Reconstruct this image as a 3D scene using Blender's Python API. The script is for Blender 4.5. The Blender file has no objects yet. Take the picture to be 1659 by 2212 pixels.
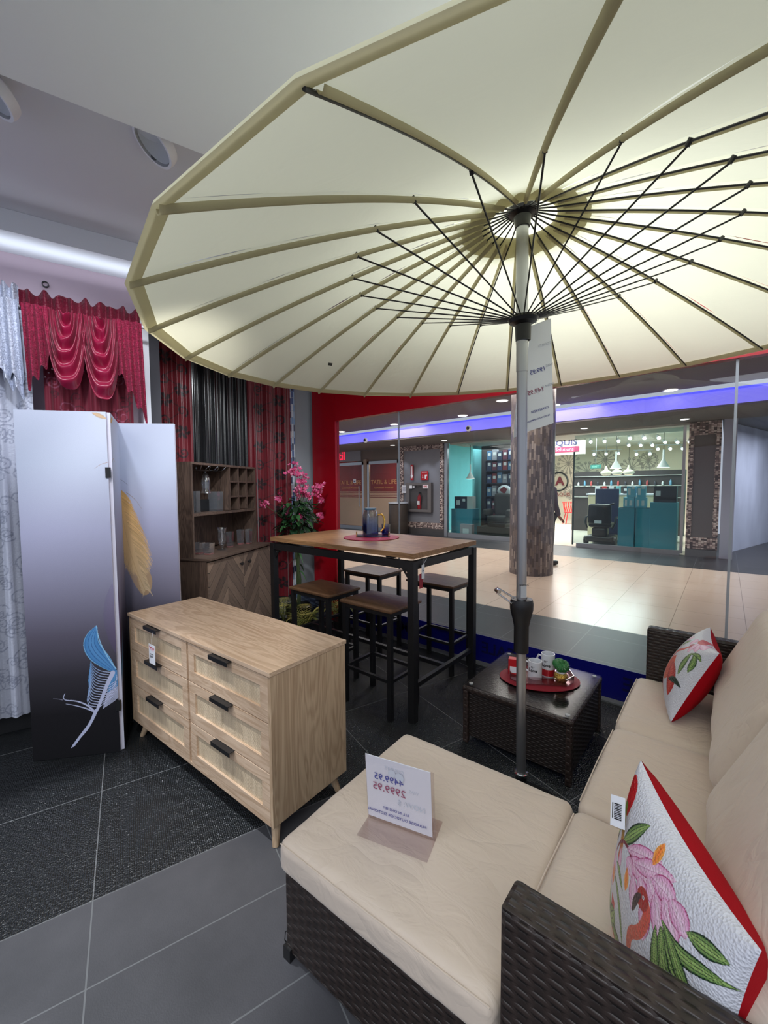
import bpy, bmesh, math, random
import numpy as np
from mathutils import Matrix, Vector, noise
random.seed(7); rng = np.random.default_rng(7)
PI = math.pi
SC = bpy.context.scene
COL = SC.collection

# ---------------------------------------------------------------- camera
F_PX, PITCH, ROLL, YAW, EYE = 887.73, 0.0577672, -0.00609585, 0.87679, 1.42
def _cam():
    cp, sp, cr, sr = math.cos(PITCH), math.sin(PITCH), math.cos(ROLL), math.sin(ROLL)
    A = np.array([[1, 0, 0], [0, -sp, -cp], [0, cp, -sp]])
    Z = np.array([[cr, -sr, 0], [sr, cr, 0], [0, 0, 1]])
    sa, ca = math.sin(YAW), math.cos(YAW)
    B = np.array([[sa, -ca, 0], [ca, sa, 0], [0, 0, 1]])
    M = Z @ A @ B.T
    m = Matrix(((M[0][0], -M[1][0], -M[2][0], 0), (M[0][1], -M[1][1], -M[2][1], 0),
                (M[0][2], -M[1][2], -M[2][2], EYE), (0, 0, 0, 1)))
    cd = bpy.data.cameras.new('camera'); co = bpy.data.objects.new('camera', cd); COL.objects.link(co)
    co.matrix_world = m
    cd.sensor_fit = 'VERTICAL'; cd.sensor_height = 36; cd.lens = F_PX / 2212 * 36
    cd.clip_start = 0.02; cd.clip_end = 200
    SC.camera = co
_cam()

# ---------------------------------------------------------------- world, lights, exposure
SC.view_settings.view_transform = 'Standard'; SC.view_settings.look = 'None'
SC.view_settings.gamma = 1; SC.view_settings.use_curve_mapping = False
SC.view_settings.exposure = 0.22
SC.cycles.max_bounces = 8; SC.cycles.transparent_max_bounces = 24; SC.cycles.glossy_bounces = 4
SC.cycles.diffuse_bounces = 4
try: SC.cycles.use_denoising = True
except Exception: pass
W = bpy.data.worlds.new('world'); SC.world = W; W.use_nodes = True
W.node_tree.nodes['Background'].inputs[0].default_value = (0.80, 0.86, 1.0, 1)
W.node_tree.nodes['Background'].inputs[1].default_value = 0.58

def area(name, loc, size, power, col=(1, 1, 1), rot=(0, 0, 0), sy=None, spread=180):
    l = bpy.data.lights.new(name, 'AREA'); l.energy = power; l.color = col; l.shape = 'RECTANGLE'
    l.size = size; l.size_y = sy or size; l.spread = math.radians(spread)
    o = bpy.data.objects.new(name, l); o.location = loc; o.rotation_euler = rot; COL.objects.link(o); return o
def spot(name, loc, tgt, power, ang=60, col=(1, 1, 1), r=0.06, blend=0.6):
    l = bpy.data.lights.new(name, 'SPOT'); l.energy = power; l.color = col; l.spot_size = math.radians(ang)
    l.spot_blend = blend; l.shadow_soft_size = r
    o = bpy.data.objects.new(name, l); o.location = loc; COL.objects.link(o)
    o.rotation_euler = (Vector(tgt) - Vector(loc)).to_track_quat('-Z', 'Y').to_euler(); return o
COOL = (0.90, 0.95, 1.0)
# store ceiling lights (panels over the umbrella and over the shop behind the camera)
area('store_light_umbrella', (-0.35, 1.8, 2.74), 1.7, 31, COOL)
area('store_light_back', (0.9, -1.6, 2.74), 2.2, 70, COOL)
area('store_light_left', (-1.3, -0.9, 2.74), 1.0, 16, COOL)
spot('spot_curtains', (-1.95, 0.25, 2.72), (-3.0, 0.5, 1.9), 34, 75, (0.85, 0.9, 1.0))
spot('spot_burgundy', (-2.0, 0.75, 2.82), (-3.0, 0.85, 1.9), 26, 60, (0.9, 0.93, 1.0))
spot('spot_dresser', (-1.3, 0.1, 2.72), (-2.2, 1.0, 0.7), 60, 62, (1, 0.97, 0.92))
spot('spot_cabinet', (-1.75, 1.3, 2.72), (-3.4, 2.0, 1.1), 75, 60, COOL)
spot('spot_flowers', (-2.2, 1.4, 2.72), (-3.95, 1.75, 2.0), 40, 34, COOL)  # spot added to brighten the left flowered curtain
spot('spot_floor_glare', (-2.6, .05, 2.72), (-1.72, .34, 0), 170, 34, COOL, .03, .35)
spot('spot_floor', (-2.3, 2.2, 2.72), (-1.6, 2.2, 0.0), 40, 60, COOL)
area('soffit_fill_light', (-3.06, 0.44, 2.685), 0.10, 1.6, (0.86, 0.93, 1.0), (PI, 0, math.radians(71.77 - 90)), 2.4)  # unseen uplight added behind the curtain heads to whiten the bulkhead soffit
# mall lights
for x in (-8.5, -6.5, -4.6, -2.65, -0.77, 1.1):
    spot('mall_downlight', (x, 8.3, 3.0), (x, 8.4, 0), 70, 110, (1, 0.93, 0.85), 0.09)
area('mall_ceiling_light', (-2.5, 6.2, 3.02), 1.2, 130, (1, 0.92, 0.84), (0, 0, 0), 5.0)
area('mall_ceiling_light', (-6.5, 6.2, 3.02), 1.2, 130, (1, 0.92, 0.84), (0, 0, 0), 5.0)
# shop across the mall and the lit side hall
area('shop_light', (-3.6, 14.5, 2.9), 3.5, 640, (1, 0.97, 0.93), (0, 0, 0), 5)
area('shop_light', (-3.6, 11.3, 2.58), 5.0, 75, (1, 0.97, 0.93), (0, 0, 0), 1.0)
area('red_office_light', (-9.2, 11.6, 2.6), 2.4, 70, (1, 0.86, 0.7), (0, 0, 0), 1.6)
spot('wall_washer', (-6.9, 9.7, 2.66), (-7.05, 10.4, 1.3), 22, 60, (0.9, 0.93, 1), 0.03)
spot('wall_washer', (-7.9, 9.9, 2.66), (-7.8, 10.4, 1.5), 16, 60, (0.9, 0.93, 1), 0.03)
spot('wall_washer', (-6.3, 9.9, 2.66), (-6.5, 10.4, 1.5), 16, 60, (0.9, 0.93, 1), 0.03)
area('side_hall_light', (1.6, 11.4, 2.6), 0.5, 110, (0.86, 0.9, 1.0), (0, 0, 0), 2.6)

# ---------------------------------------------------------------- helpers
def lin(c):
    return tuple((x / 12.92 if x <= 0.04045 else ((x + 0.055) / 1.055) ** 2.4) for x in [v / 255 for v in c])
def tag(o, label=None, cat=None, group=None, kind=None):
    if label: o['label'] = label
    if cat: o['category'] = cat
    if group: o['group'] = group
    if kind: o['kind'] = kind
    return o
def thing(name, label, cat, loc=(0, 0, 0), rz=0, group=None):
    o = bpy.data.objects.new(name, None); COL.objects.link(o); o.empty_display_size = 0.05
    o.location = loc; o.rotation_euler = (0, 0, rz); return tag(o, label, cat, group)
def dup(root, loc, rz=None, label=None):
    r = root.copy(); COL.objects.link(r); r.location = loc
    if rz is not None: r.rotation_euler = (0, 0, rz)
    if label: r['label'] = label
    for ch in list(root.children):
        c = ch.copy(); COL.objects.link(c); c.parent = r
        for g in list(ch.children):
            d = g.copy(); COL.objects.link(d); d.parent = c
    return r
def rotz(a): return Matrix.Rotation(a, 4, 'Z')
def T(x, y, z): return Matrix.Translation((x, y, z))

class MB:
    def __init__(s): s.bm = bmesh.new(); s.uv = s.bm.loops.layers.uv.new('UVMap')
    def face(s, vs, mi=0, uvs=None):
        try: f = s.bm.faces.new(vs)
        except ValueError: return None
        f.material_index = mi
        if uvs:
            for l, u in zip(f.loops, uvs): l[s.uv].uv = u
        return f
    def box(s, c, d, mi=0, m=None, r=None):
        x, y, z = c; a, b, h = d[0] / 2, d[1] / 2, d[2] / 2
        P = [(-a, -b, -h), (a, -b, -h), (a, b, -h), (-a, b, -h), (-a, -b, h), (a, -b, h), (a, b, h), (-a, b, h)]
        R = r.to_4x4() if r else Matrix()
        pts = [R @ Vector(p) + Vector(c) for p in P]
        if m: pts = [m @ p for p in pts]
        v = [s.bm.verts.new(p) for p in pts]
        for idx, ax in (((0, 3, 2, 1), (0, 1)), ((4, 5, 6, 7), (0, 1)), ((0, 1, 5, 4), (0, 2)), ((2, 3, 7, 6), (0, 2)),
                        ((1, 2, 6, 5), (1, 2)), ((3, 0, 4, 7), (1, 2))):
            s.face([v[i] for i in idx], mi, [(P[i][ax[0]] + c[ax[0]], P[i][ax[1]] + c[ax[1]]) for i in idx])
        return s
    def bar(s, p, q, w, h=None, mi=0, up=(0, 0, 1)):       # rectangular bar between two points
        p, q = Vector(p), Vector(q); d = q - p; L = d.length; x = d / L
        u = Vector(up)
        if abs(x.dot(u)) > .99: u = Vector((1, 0, 0))
        y = u.cross(x).normalized(); z = x.cross(y)
        m = Matrix((x, y, z)).transposed().to_4x4(); m.translation = (p + q) / 2
        return s.box((0, 0, 0), (L, w, h or w), mi, m)
    def tube(s, pts, r, n=10, mi=0, caps=True, closed=False):
        pts = [Vector(p) for p in pts]; N = len(pts)
        rr = r if hasattr(r, '__len__') else [r] * N
        rings = []; prev = None
        for i, p in enumerate(pts):
            a = pts[(i - 1) % N] if (closed or i) else p; b = pts[(i + 1) % N] if (closed or i < N - 1) else p
            t = (b - a).normalized()
            if prev is None:
                u = Vector((0, 0, 1)) if abs(t.z) < .9 else Vector((1, 0, 0)); x = t.cross(u).normalized()
            else: x = (prev - t * prev.dot(t)).normalized()
            prev = x; y = t.cross(x)
            rings.append([s.bm.verts.new(p + (x * math.cos(2 * PI * k / n) + y * math.sin(2 * PI * k / n)) * rr[i]) for k in range(n)])
        M = N if closed else N - 1
        for i in range(M):
            A, B = rings[i], rings[(i + 1) % N]
            for k in range(n):
                s.face([A[k], A[(k + 1) % n], B[(k + 1) % n], B[k]], mi,
                       [(k / n, i / N), ((k + 1) / n, i / N), ((k + 1) / n, (i + 1) / N), (k / n, (i + 1) / N)])
        if caps and not closed: s.face(rings[0][::-1], mi); s.face(rings[-1], mi)
        return s
    def cyl(s, p, q, r, r2=None, n=24, mi=0): return s.tube([p, q], [r, r if r2 is None else r2], n, mi)
    def lathe(s, prof, c=(0, 0, 0), n=32, mi=0, m=None, sx=1, sy=1):
        rings = []
        for r, z in prof:
            if r < 1e-6: pts = [Vector((c[0], c[1], c[2] + z))]
            else: pts = [Vector((c[0] + r * sx * math.cos(2 * PI * k / n), c[1] + r * sy * math.sin(2 * PI * k / n), c[2] + z)) for k in range(n)]
            if m: pts = [m @ p for p in pts]
            rings.append([s.bm.verts.new(p) for p in pts])
        for i in range(len(rings) - 1):
            A, B = rings[i], rings[i + 1]
            for k in range(n):
                k2 = (k + 1) % n
                if len(A) == 1 and len(B) == 1: continue
                if len(A) == 1: s.face([A[0], B[k2], B[k]], mi)
                elif len(B) == 1: s.face([A[k], A[k2], B[0]], mi)
                else: s.face([A[k], A[k2], B[k2], B[k]], mi, [(k / n, i), ((k + 1) / n, i), ((k + 1) / n, i + 1), (k / n, i + 1)])
        return s
    def poly(s, pts, th=0, nrm=None, mi=0, uv=None):       # flat polygon, optionally thick
        P = [Vector(p) for p in pts]
        v = [s.bm.verts.new(p) for p in P]; s.face(v, mi, uv)
        if th:
            n_ = Vector(nrm) * th; w = [s.bm.verts.new(p + n_) for p in P]; s.face(w[::-1], mi)
            for i in range(len(v)):
                j = (i + 1) % len(v); s.face([v[j], v[i], w[i], w[j]], mi)
        return s
    def grid(s, f, nu, nv, mi=0):
        V = [[s.bm.verts.new(f(i / nu, j / nv)) for i in range(nu + 1)] for j in range(nv + 1)]
        for j in range(nv):
            for i in range(nu):
                s.face([V[j][i], V[j][i + 1], V[j + 1][i + 1], V[j + 1][i]], mi,
                       [(i / nu, j / nv), ((i + 1) / nu, j / nv), ((i + 1) / nu, (j + 1) / nv), (i / nu, (j + 1) / nv)])
        return s
    def build(s, name, mats, parent=None, bevel=0, smooth=35, m=None, fix=True):
        if m: s.bm.transform(m)
        if fix: bmesh.ops.recalc_face_normals(s.bm, faces=s.bm.faces)
        me = bpy.data.meshes.new(name); s.bm.to_mesh(me); s.bm.free()
        return link(name, me, mats, parent, bevel, smooth)
def link(name, me, mats, parent=None, bevel=0, smooth=35):
    for mt in (mats if isinstance(mats, (list, tuple)) else [mats]): me.materials.append(mt)
    if smooth:
        me.polygons.foreach_set('use_smooth', [True] * len(me.polygons))
        if smooth < 180: me.set_sharp_from_angle(angle=math.radians(smooth))
    o = bpy.data.objects.new(name, me); COL.objects.link(o)
    if parent is not None: o.parent = parent
    if bevel:
        b = o.modifiers.new('bevel', 'BEVEL'); b.width = bevel; b.segments = 2; b.limit_method = 'ANGLE'
    return o
def struct(o, **k): o['kind'] = 'structure'; return o
def npgrid(name, P, mats, parent=None, C=None, flip=False, smooth=180, UV=None):
    nv, nu = P.shape[:2]
    idx = np.arange(nv * nu).reshape(nv, nu)
    q = np.stack([idx[:-1, :-1], idx[:-1, 1:], idx[1:, 1:], idx[1:, :-1]], -1).reshape(-1, 4)
    if flip: q = q[:, ::-1]
    me = bpy.data.meshes.new(name)
    me.vertices.add(nv * nu); me.vertices.foreach_set('co', P.reshape(-1).astype(np.float32))
    me.loops.add(len(q) * 4); me.loops.foreach_set('vertex_index', q.reshape(-1).astype(np.int32))
    me.polygons.add(len(q)); me.polygons.foreach_set('loop_start', np.arange(0, len(q) * 4, 4, dtype=np.int32))
    me.update(calc_edges=True)
    if C is not None:
        ca = me.color_attributes.new('Col', 'FLOAT_COLOR', 'POINT')
        c4 = np.concatenate([C.reshape(-1, 3), np.ones((nv * nu, 1))], 1)
        ca.data.foreach_set('color', c4.reshape(-1).astype(np.float32))
    if UV is not None:
        ul = me.uv_layers.new(name='UVMap'); ul.data.foreach_set('uv', UV.reshape(-1, 2)[q.reshape(-1)].reshape(-1).astype(np.float32))
    return link(name, me, mats, parent, 0, smooth)
def text(name, body, size, mat_, parent, m, ext=0.001, align='CENTER', mirror=False, bold=0.0, sx=1.0):
    cu = bpy.data.curves.new(name, 'FONT'); cu.body = body; cu.size = size; cu.extrude = ext; cu.offset = bold
    cu.align_x = align; cu.align_y = 'CENTER'; cu.resolution_u = 3
    o = bpy.data.objects.new(name, cu); COL.objects.link(o); bpy.context.view_layer.update()
    me = bpy.data.meshes.new_from_object(o.evaluated_get(bpy.context.evaluated_depsgraph_get()))
    bpy.data.objects.remove(o)
    me.transform(m @ Matrix.Diagonal(((-sx if mirror else sx), 1, 1, 1)))
    return link(name, me, mat_, parent, 0, 0)
def faceM(p, right, up):        # matrix putting local x/y plane on a vertical/tilted face
    x = Vector(right).normalized(); y = Vector(up); y = (y - x * x.dot(y)).normalized(); z = x.cross(y)
    m = Matrix((x, y, z)).transposed().to_4x4(); m.translation = Vector(p); return m

# ---------------------------------------------------------------- painting on dense grids
class Paint:
    def __init__(s, w, h, step, base):
        s.nu = int(w / step) + 2; s.nv = int(h / step) + 2
        s.u = np.linspace(0, w, s.nu); s.v = np.linspace(0, h, s.nv)
        s.U, s.V = np.meshgrid(s.u, s.v); s.C = np.zeros((s.nv, s.nu, 3)); s.C[:] = base
    def _pd(s, pts, pad):
        pts = np.array(pts, float)
        if len(pts) > 2:
            for _ in range(3):
                q = np.empty((2 * (len(pts) - 1), 2)); q[0::2] = .75 * pts[:-1] + .25 * pts[1:]; q[1::2] = .25 * pts[:-1] + .75 * pts[1:]; pts = np.vstack([pts[:1], q, pts[-1:]])
        lo = pts.min(0) - pad; hi = pts.max(0) + pad
        i0, i1 = np.searchsorted(s.u, [lo[0], hi[0]]); j0, j1 = np.searchsorted(s.v, [lo[1], hi[1]])
        if i1 <= i0 or j1 <= j0: return None
        sl = (slice(j0, j1), slice(i0, i1)); X, Y = s.U[sl], s.V[sl]
        best = np.full(X.shape, 9.); bt = np.zeros(X.shape); side = np.zeros(X.shape)
        seg = np.hypot(*np.diff(pts, axis=0).T); cum = np.concatenate([[0], np.cumsum(seg)]); tot = cum[-1] + 1e-9
        for k in range(len(pts) - 1):
            a, b = pts[k], pts[k + 1]; d = b - a; L2 = d @ d + 1e-12
            t = np.clip(((X - a[0]) * d[0] + (Y - a[1]) * d[1]) / L2, 0, 1)
            ex, ey = X - a[0] - t * d[0], Y - a[1] - t * d[1]; dd = np.hypot(ex, ey)
            m = dd < best; best = np.where(m, dd, best); bt = np.where(m, (cum[k] + t * seg[k]) / tot, bt)
            side = np.where(m, np.sign(d[0] * ey - d[1] * ex), side)
        return sl, best, bt, side
    def stroke(s, pts, w0, w1, c, c2=None, a=1):
        r = s._pd(pts, max(w0, w1) + .005)
        if r is None: return
        sl, d, t, _ = r; w = (w0 + (w1 - w0) * t) / 2; m = (d < w)[..., None]
        cc = np.array(c) if c2 is None else np.array(c) * (1 - t[..., None]) + np.array(c2) * t[..., None]
        s.C[sl] = np.where(m, s.C[sl] * (1 - a) + cc * a, s.C[sl])
    def leaf(s, pts, w, c, c2=None, edge=None, vein=None, ew=.12, pw=.75, a=1):
        r = s._pd(pts, w)
        if r is None: return
        sl, d, t, sd = r; hw = w / 2 * np.sin(PI * np.clip(t, 0, 1)) ** pw; m = (d < hw)[..., None]
        q = (d / np.maximum(hw, 1e-6))[..., None]
        cc = np.array(c) * np.ones(q.shape) if c2 is None else np.array(c) * (1 - q) + np.array(c2) * q
        if vein is not None:
            st = (np.abs(np.sin(q * 7.5)) < .35) & (q < .85); cc = np.where(st, np.array(vein), cc)
        if edge is not None: cc = np.where(q > 1 - ew * 2, np.array(edge), cc)
        s.C[sl] = np.where(m, s.C[sl] * (1 - a) + cc * a, s.C[sl])
    def disc(s, x, y, rx, ry, c, a=1, ring=0):
        q = np.hypot((s.U - x) / rx, (s.V - y) / ry); m = (q < 1)
        if ring: m &= q > 1 - ring
        m = m[..., None]; s.C = np.where(m, s.C * (1 - a) + np.array(c) * a, s.C)
    def rect(s, x0, y0, x1, y1, c):
        m = ((s.U > x0) & (s.U < x1) & (s.V > y0) & (s.V < y1))[..., None]; s.C = np.where(m, np.array(c), s.C)
    def spiral(s, x, y, r, w, c, turns=1.4, a0=0, dr=1):
        pts = [(x + r * (1 - .8 * k / 22) * math.cos(a0 + dr * 2 * PI * turns * k / 22), y + r * (1 - .8 * k / 22) * math.sin(a0 + dr * 2 * PI * turns * k / 22)) for k in range(23)]
        s.stroke(pts, w, w * .6, c)

# ---------------------------------------------------------------- materials
def new(name):
    m = bpy.data.materials.new(name); m.use_nodes = True; nt = m.node_tree
    return m, nt, nt.nodes['Principled BSDF']
def N(nt, t, **k):
    n = nt.nodes.new(t)
    for a, b in k.items():
        if a.startswith('i_'):
            key = a[2:]; key = int(key) if key.isdigit() else key
            n.inputs[key].default_value = b
        else: setattr(n, a, b)
    return n
def L(nt, a, b): nt.links.new(a, b)
def mat(name, c, rough=.5, metal=0, bump=0, bscale=60, spec=.5, var=0, vscale=8, sheen=0, vs=(1, 1, 1), coat=0, alpha=1):
    m, nt, b = new(name); cl = lin(c)
    b.inputs['Base Color'].default_value = (*cl, 1); b.inputs['Roughness'].default_value = rough
    b.inputs['Metallic'].default_value = metal; b.inputs['Specular IOR Level'].default_value = spec
    b.inputs['Coat Weight'].default_value = coat; b.inputs['Sheen Weight'].default_value = sheen
    b.inputs['Alpha'].default_value = alpha
    tc = N(nt, 'ShaderNodeTexCoord'); mp = N(nt, 'ShaderNodeMapping'); mp.inputs['Scale'].default_value = vs
    L(nt, tc.outputs['Object'], mp.inputs[0])
    if var:
        n = N(nt, 'ShaderNodeTexNoise', i_Scale=vscale, i_Detail=5.0); L(nt, mp.outputs[0], n.inputs['Vector'])
        r = N(nt, 'ShaderNodeMapRange'); r.inputs['From Min'].default_value = .3; r.inputs['From Max'].default_value = .7
        r.inputs['To Min'].default_value = 1 - var; r.inputs['To Max'].default_value = 1 + var
        L(nt, n.outputs['Fac'], r.inputs[0])
        v = N(nt, 'ShaderNodeVectorMath', operation='SCALE'); v.inputs[0].default_value = cl
        L(nt, r.outputs[0], v.inputs['Scale']); L(nt, v.outputs[0], b.inputs['Base Color'])
    if bump:
        n = N(nt, 'ShaderNodeTexNoise', i_Scale=bscale, i_Detail=4.0); L(nt, mp.outputs[0], n.inputs['Vector'])
        bp = N(nt, 'ShaderNodeBump', i_Strength=bump, i_Distance=.01); L(nt, n.outputs['Fac'], bp.inputs['Height']); L(nt, bp.outputs[0], b.inputs['Normal'])
    return m
def emis(name, c, s):
    m, nt, b = new(name); b.inputs['Base Color'].default_value = (*lin(c), 1)
    b.inputs['Emission Color'].default_value = (*lin(c), 1); b.inputs['Emission Strength'].default_value = s; return m
def vcol(name, rough=.6, sheen=0, bump=0, bscale=200, spec=.4, metal=0, vs=(1, 1, 1)):
    m, nt, b = new(name); a = N(nt, 'ShaderNodeVertexColor', layer_name='Col'); L(nt, a.outputs[0], b.inputs['Base Color'])
    b.inputs['Roughness'].default_value = rough; b.inputs['Sheen Weight'].default_value = sheen
    b.inputs['Specular IOR Level'].default_value = spec; b.inputs['Metallic'].default_value = metal
    if bump:
        tc = N(nt, 'ShaderNodeTexCoord'); mp = N(nt, 'ShaderNodeMapping'); mp.inputs['Scale'].default_value = vs
        n = N(nt, 'ShaderNodeTexNoise', i_Scale=bscale, i_Detail=2.0); L(nt, tc.outputs['Object'], mp.inputs[0]); L(nt, mp.outputs[0], n.inputs['Vector'])
        bp = N(nt, 'ShaderNodeBump', i_Strength=bump, i_Distance=.004); L(nt, n.outputs['Fac'], bp.inputs['Height']); L(nt, bp.outputs[0], b.inputs['Normal'])
    return m
def glass(name, tint=(255, 255, 255), rough=0.0, ior=1.45, grad=None, refl=1.0, haze=0):
    m = bpy.data.materials.new(name); m.use_nodes = True; nt = m.node_tree; nt.nodes.clear()
    o = N(nt, 'ShaderNodeOutputMaterial'); t = N(nt, 'ShaderNodeBsdfTransparent'); g = N(nt, 'ShaderNodeBsdfGlossy')
    t.inputs[0].default_value = (*lin(tint), 1); g.inputs['Roughness'].default_value = rough
    fr = N(nt, 'ShaderNodeFresnel'); ge = N(nt, 'ShaderNodeNewGeometry'); im = N(nt, 'ShaderNodeMapRange'); im.inputs['To Min'].default_value = ior; im.inputs['To Max'].default_value = 1 / ior
    L(nt, ge.outputs['Backfacing'], im.inputs[0]); L(nt, im.outputs[0], fr.inputs['IOR']); mu = N(nt, 'ShaderNodeMath', operation='MULTIPLY'); mu.inputs[1].default_value = refl
    L(nt, fr.outputs[0], mu.inputs[0])
    mx = N(nt, 'ShaderNodeMixShader'); L(nt, mu.outputs[0], mx.inputs[0]); L(nt, t.outputs[0], mx.inputs[1]); L(nt, g.outputs[0], mx.inputs[2])
    L(nt, mx.outputs[0], o.inputs[0])
    if haze:
        df = N(nt, 'ShaderNodeBsdfDiffuse'); df.inputs[0].default_value = (.8, .8, .82, 1); m2 = N(nt, 'ShaderNodeMixShader'); m2.inputs[0].default_value = haze
        L(nt, mx.outputs[0], m2.inputs[1]); L(nt, df.outputs[0], m2.inputs[2]); L(nt, m2.outputs[0], o.inputs[0])
    if grad:       # (z0, z1, low colour, high colour): glass tinted towards the foot
        tc = N(nt, 'ShaderNodeTexCoord'); sp = N(nt, 'ShaderNodeSeparateXYZ'); L(nt, tc.outputs['Object'], sp.inputs[0])
        r = N(nt, 'ShaderNodeMapRange'); r.inputs['From Min'].default_value = grad[0]; r.inputs['From Max'].default_value = grad[1]; L(nt, sp.outputs['Z'], r.inputs[0])
        cr = N(nt, 'ShaderNodeMix', data_type='RGBA'); cr.inputs['A'].default_value = (*lin(grad[2]), 1); cr.inputs['B'].default_value = (*lin(grad[3]), 1)
        L(nt, r.outputs[0], cr.inputs['Factor']); L(nt, cr.outputs['Result'], t.inputs[0])
    return m
def weave(name, c, h=.016, p=.03, depth=.006, rough=.42, gap=.25, c2=None):
    m, nt, b = new(name); tc = N(nt, 'ShaderNodeTexCoord'); sp = N(nt, 'ShaderNodeSeparateXYZ'); L(nt, tc.outputs['UV'], sp.inputs[0])
    def M_(op, a, bb=None, c_=None):
        n = N(nt, 'ShaderNodeMath', operation=op)
        for i, x in enumerate((a, bb, c_)):
            if x is None: continue
            if isinstance(x, (int, float)): n.inputs[i].default_value = x
            else: L(nt, x, n.inputs[i])
        return n.outputs[0]
    vv = M_('DIVIDE', sp.outputs['Y'], h); uu = M_('DIVIDE', sp.outputs['X'], p)
    row = M_('FLOOR', vv); fr = M_('FRACT', vv); ctr = M_('MULTIPLY', M_('SUBTRACT', fr, .5), 2.0)
    prof = M_('SUBTRACT', 1.0, M_('POWER', M_('ABSOLUTE', ctr), 3.0))
    wv = M_('SINE', M_('MULTIPLY', M_('ADD', uu, row), PI))
    up = M_('MULTIPLY_ADD', wv, .5, .5)
    hgt = M_('MULTIPLY', prof, M_('MULTIPLY_ADD', up, .85, .25))
    st = M_('SUBTRACT', 1.0, M_('POWER', M_('ABSOLUTE', M_('MULTIPLY', M_('SUBTRACT', M_('FRACT', M_('ADD', uu, .5)), .5), 3.0)), 2.0))
    hgt = M_('MAXIMUM', hgt, M_('MULTIPLY', st, .55))
    bp = N(nt, 'ShaderNodeBump', i_Strength=1.0, i_Distance=depth); L(nt, hgt, bp.inputs['Height']); L(nt, bp.outputs[0], b.inputs['Normal'])
    nz = N(nt, 'ShaderNodeTexNoise', i_Scale=9.0, i_Detail=3.0); L(nt, tc.outputs['UV'], nz.inputs['Vector'])
    cr = N(nt, 'ShaderNodeMapRange'); L(nt, hgt, cr.inputs[0]); cr.inputs['From Min'].default_value = 0; cr.inputs['From Max'].default_value = .6
    cr.inputs['To Min'].default_value = gap; cr.inputs['To Max'].default_value = 1
    f = M_('MULTIPLY', cr.outputs[0], M_('MULTIPLY_ADD', nz.outputs['Fac'], .7, .65))
    v = N(nt, 'ShaderNodeVectorMath', operation='SCALE'); v.inputs[0].default_value = lin(c); L(nt, f, v.inputs['Scale']); L(nt, v.outputs[0], b.inputs['Base Color'])
    b.inputs['Roughness'].default_value = rough
    return m
def wood(name, c1, c2, scale=1.0, along='X', rough=.45, grain=1.0, coord='Object', dist=3.0):
    m, nt, b = new(name); tc = N(nt, 'ShaderNodeTexCoord'); mp = N(nt, 'ShaderNodeMapping'); L(nt, tc.outputs[coord], mp.inputs[0])
    s = [9 * scale] * 3; s['XYZ'.index(along)] = 1.1 * scale; mp.inputs['Scale'].default_value = s
    n = N(nt, 'ShaderNodeTexNoise', i_Scale=1.2, i_Detail=3.0, i_Distortion=.8); L(nt, mp.outputs[0], n.inputs['Vector'])
    mp2 = N(nt, 'ShaderNodeMapping'); L(nt, tc.outputs[coord], mp2.inputs[0]); s2 = [150 * scale] * 3; s2['XYZ'.index(along)] = 4 * scale; mp2.inputs['Scale'].default_value = s2
    n2 = N(nt, 'ShaderNodeTexNoise', i_Scale=1.0, i_Detail=3.0); L(nt, mp2.outputs[0], n2.inputs['Vector'])
    w = N(nt, 'ShaderNodeTexWave', i_Scale=dist, i_Distortion=4.0, i_Detail=2.0); w.wave_type = 'RINGS'
    L(nt, n.outputs['Color'], w.inputs['Vector'])
    a = N(nt, 'ShaderNodeMath', operation='MULTIPLY_ADD'); L(nt, w.outputs['Fac'], a.inputs[0]); a.inputs[1].default_value = .45; L(nt, n2.outputs['Fac'], a.inputs[2])
    a2 = N(nt, 'ShaderNodeMath', operation='MULTIPLY_ADD'); L(nt, n.outputs['Fac'], a2.inputs[0]); a2.inputs[1].default_value = .5; L(nt, a.outputs[0], a2.inputs[2])
    r = N(nt, 'ShaderNodeMapRange'); r.inputs['From Min'].default_value = .5; r.inputs['From Max'].default_value = 1.35; L(nt, a2.outputs[0], r.inputs[0])
    mx = N(nt, 'ShaderNodeMix', data_type='RGBA'); mx.inputs['A'].default_value = (*lin(c2), 1); mx.inputs['B'].default_value = (*lin(c1), 1)
    L(nt, r.outputs[0], mx.inputs['Factor']); L(nt, mx.outputs['Result'], b.inputs['Base Color'])
    b.inputs['Roughness'].default_value = rough
    bp = N(nt, 'ShaderNodeBump', i_Strength=.12 * grain, i_Distance=.002); L(nt, n2.outputs['Fac'], bp.inputs['Height']); L(nt, bp.outputs[0], b.inputs['Normal'])
    return m
def mathn(nt):
    def M_(op, *xs):
        n = N(nt, 'ShaderNodeMath', operation=op)
        for i, x in enumerate(xs):
            if isinstance(x, (int, float)): n.inputs[i].default_value = x
            else: L(nt, x, n.inputs[i])
        return n.outputs[0]
    return M_
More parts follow.
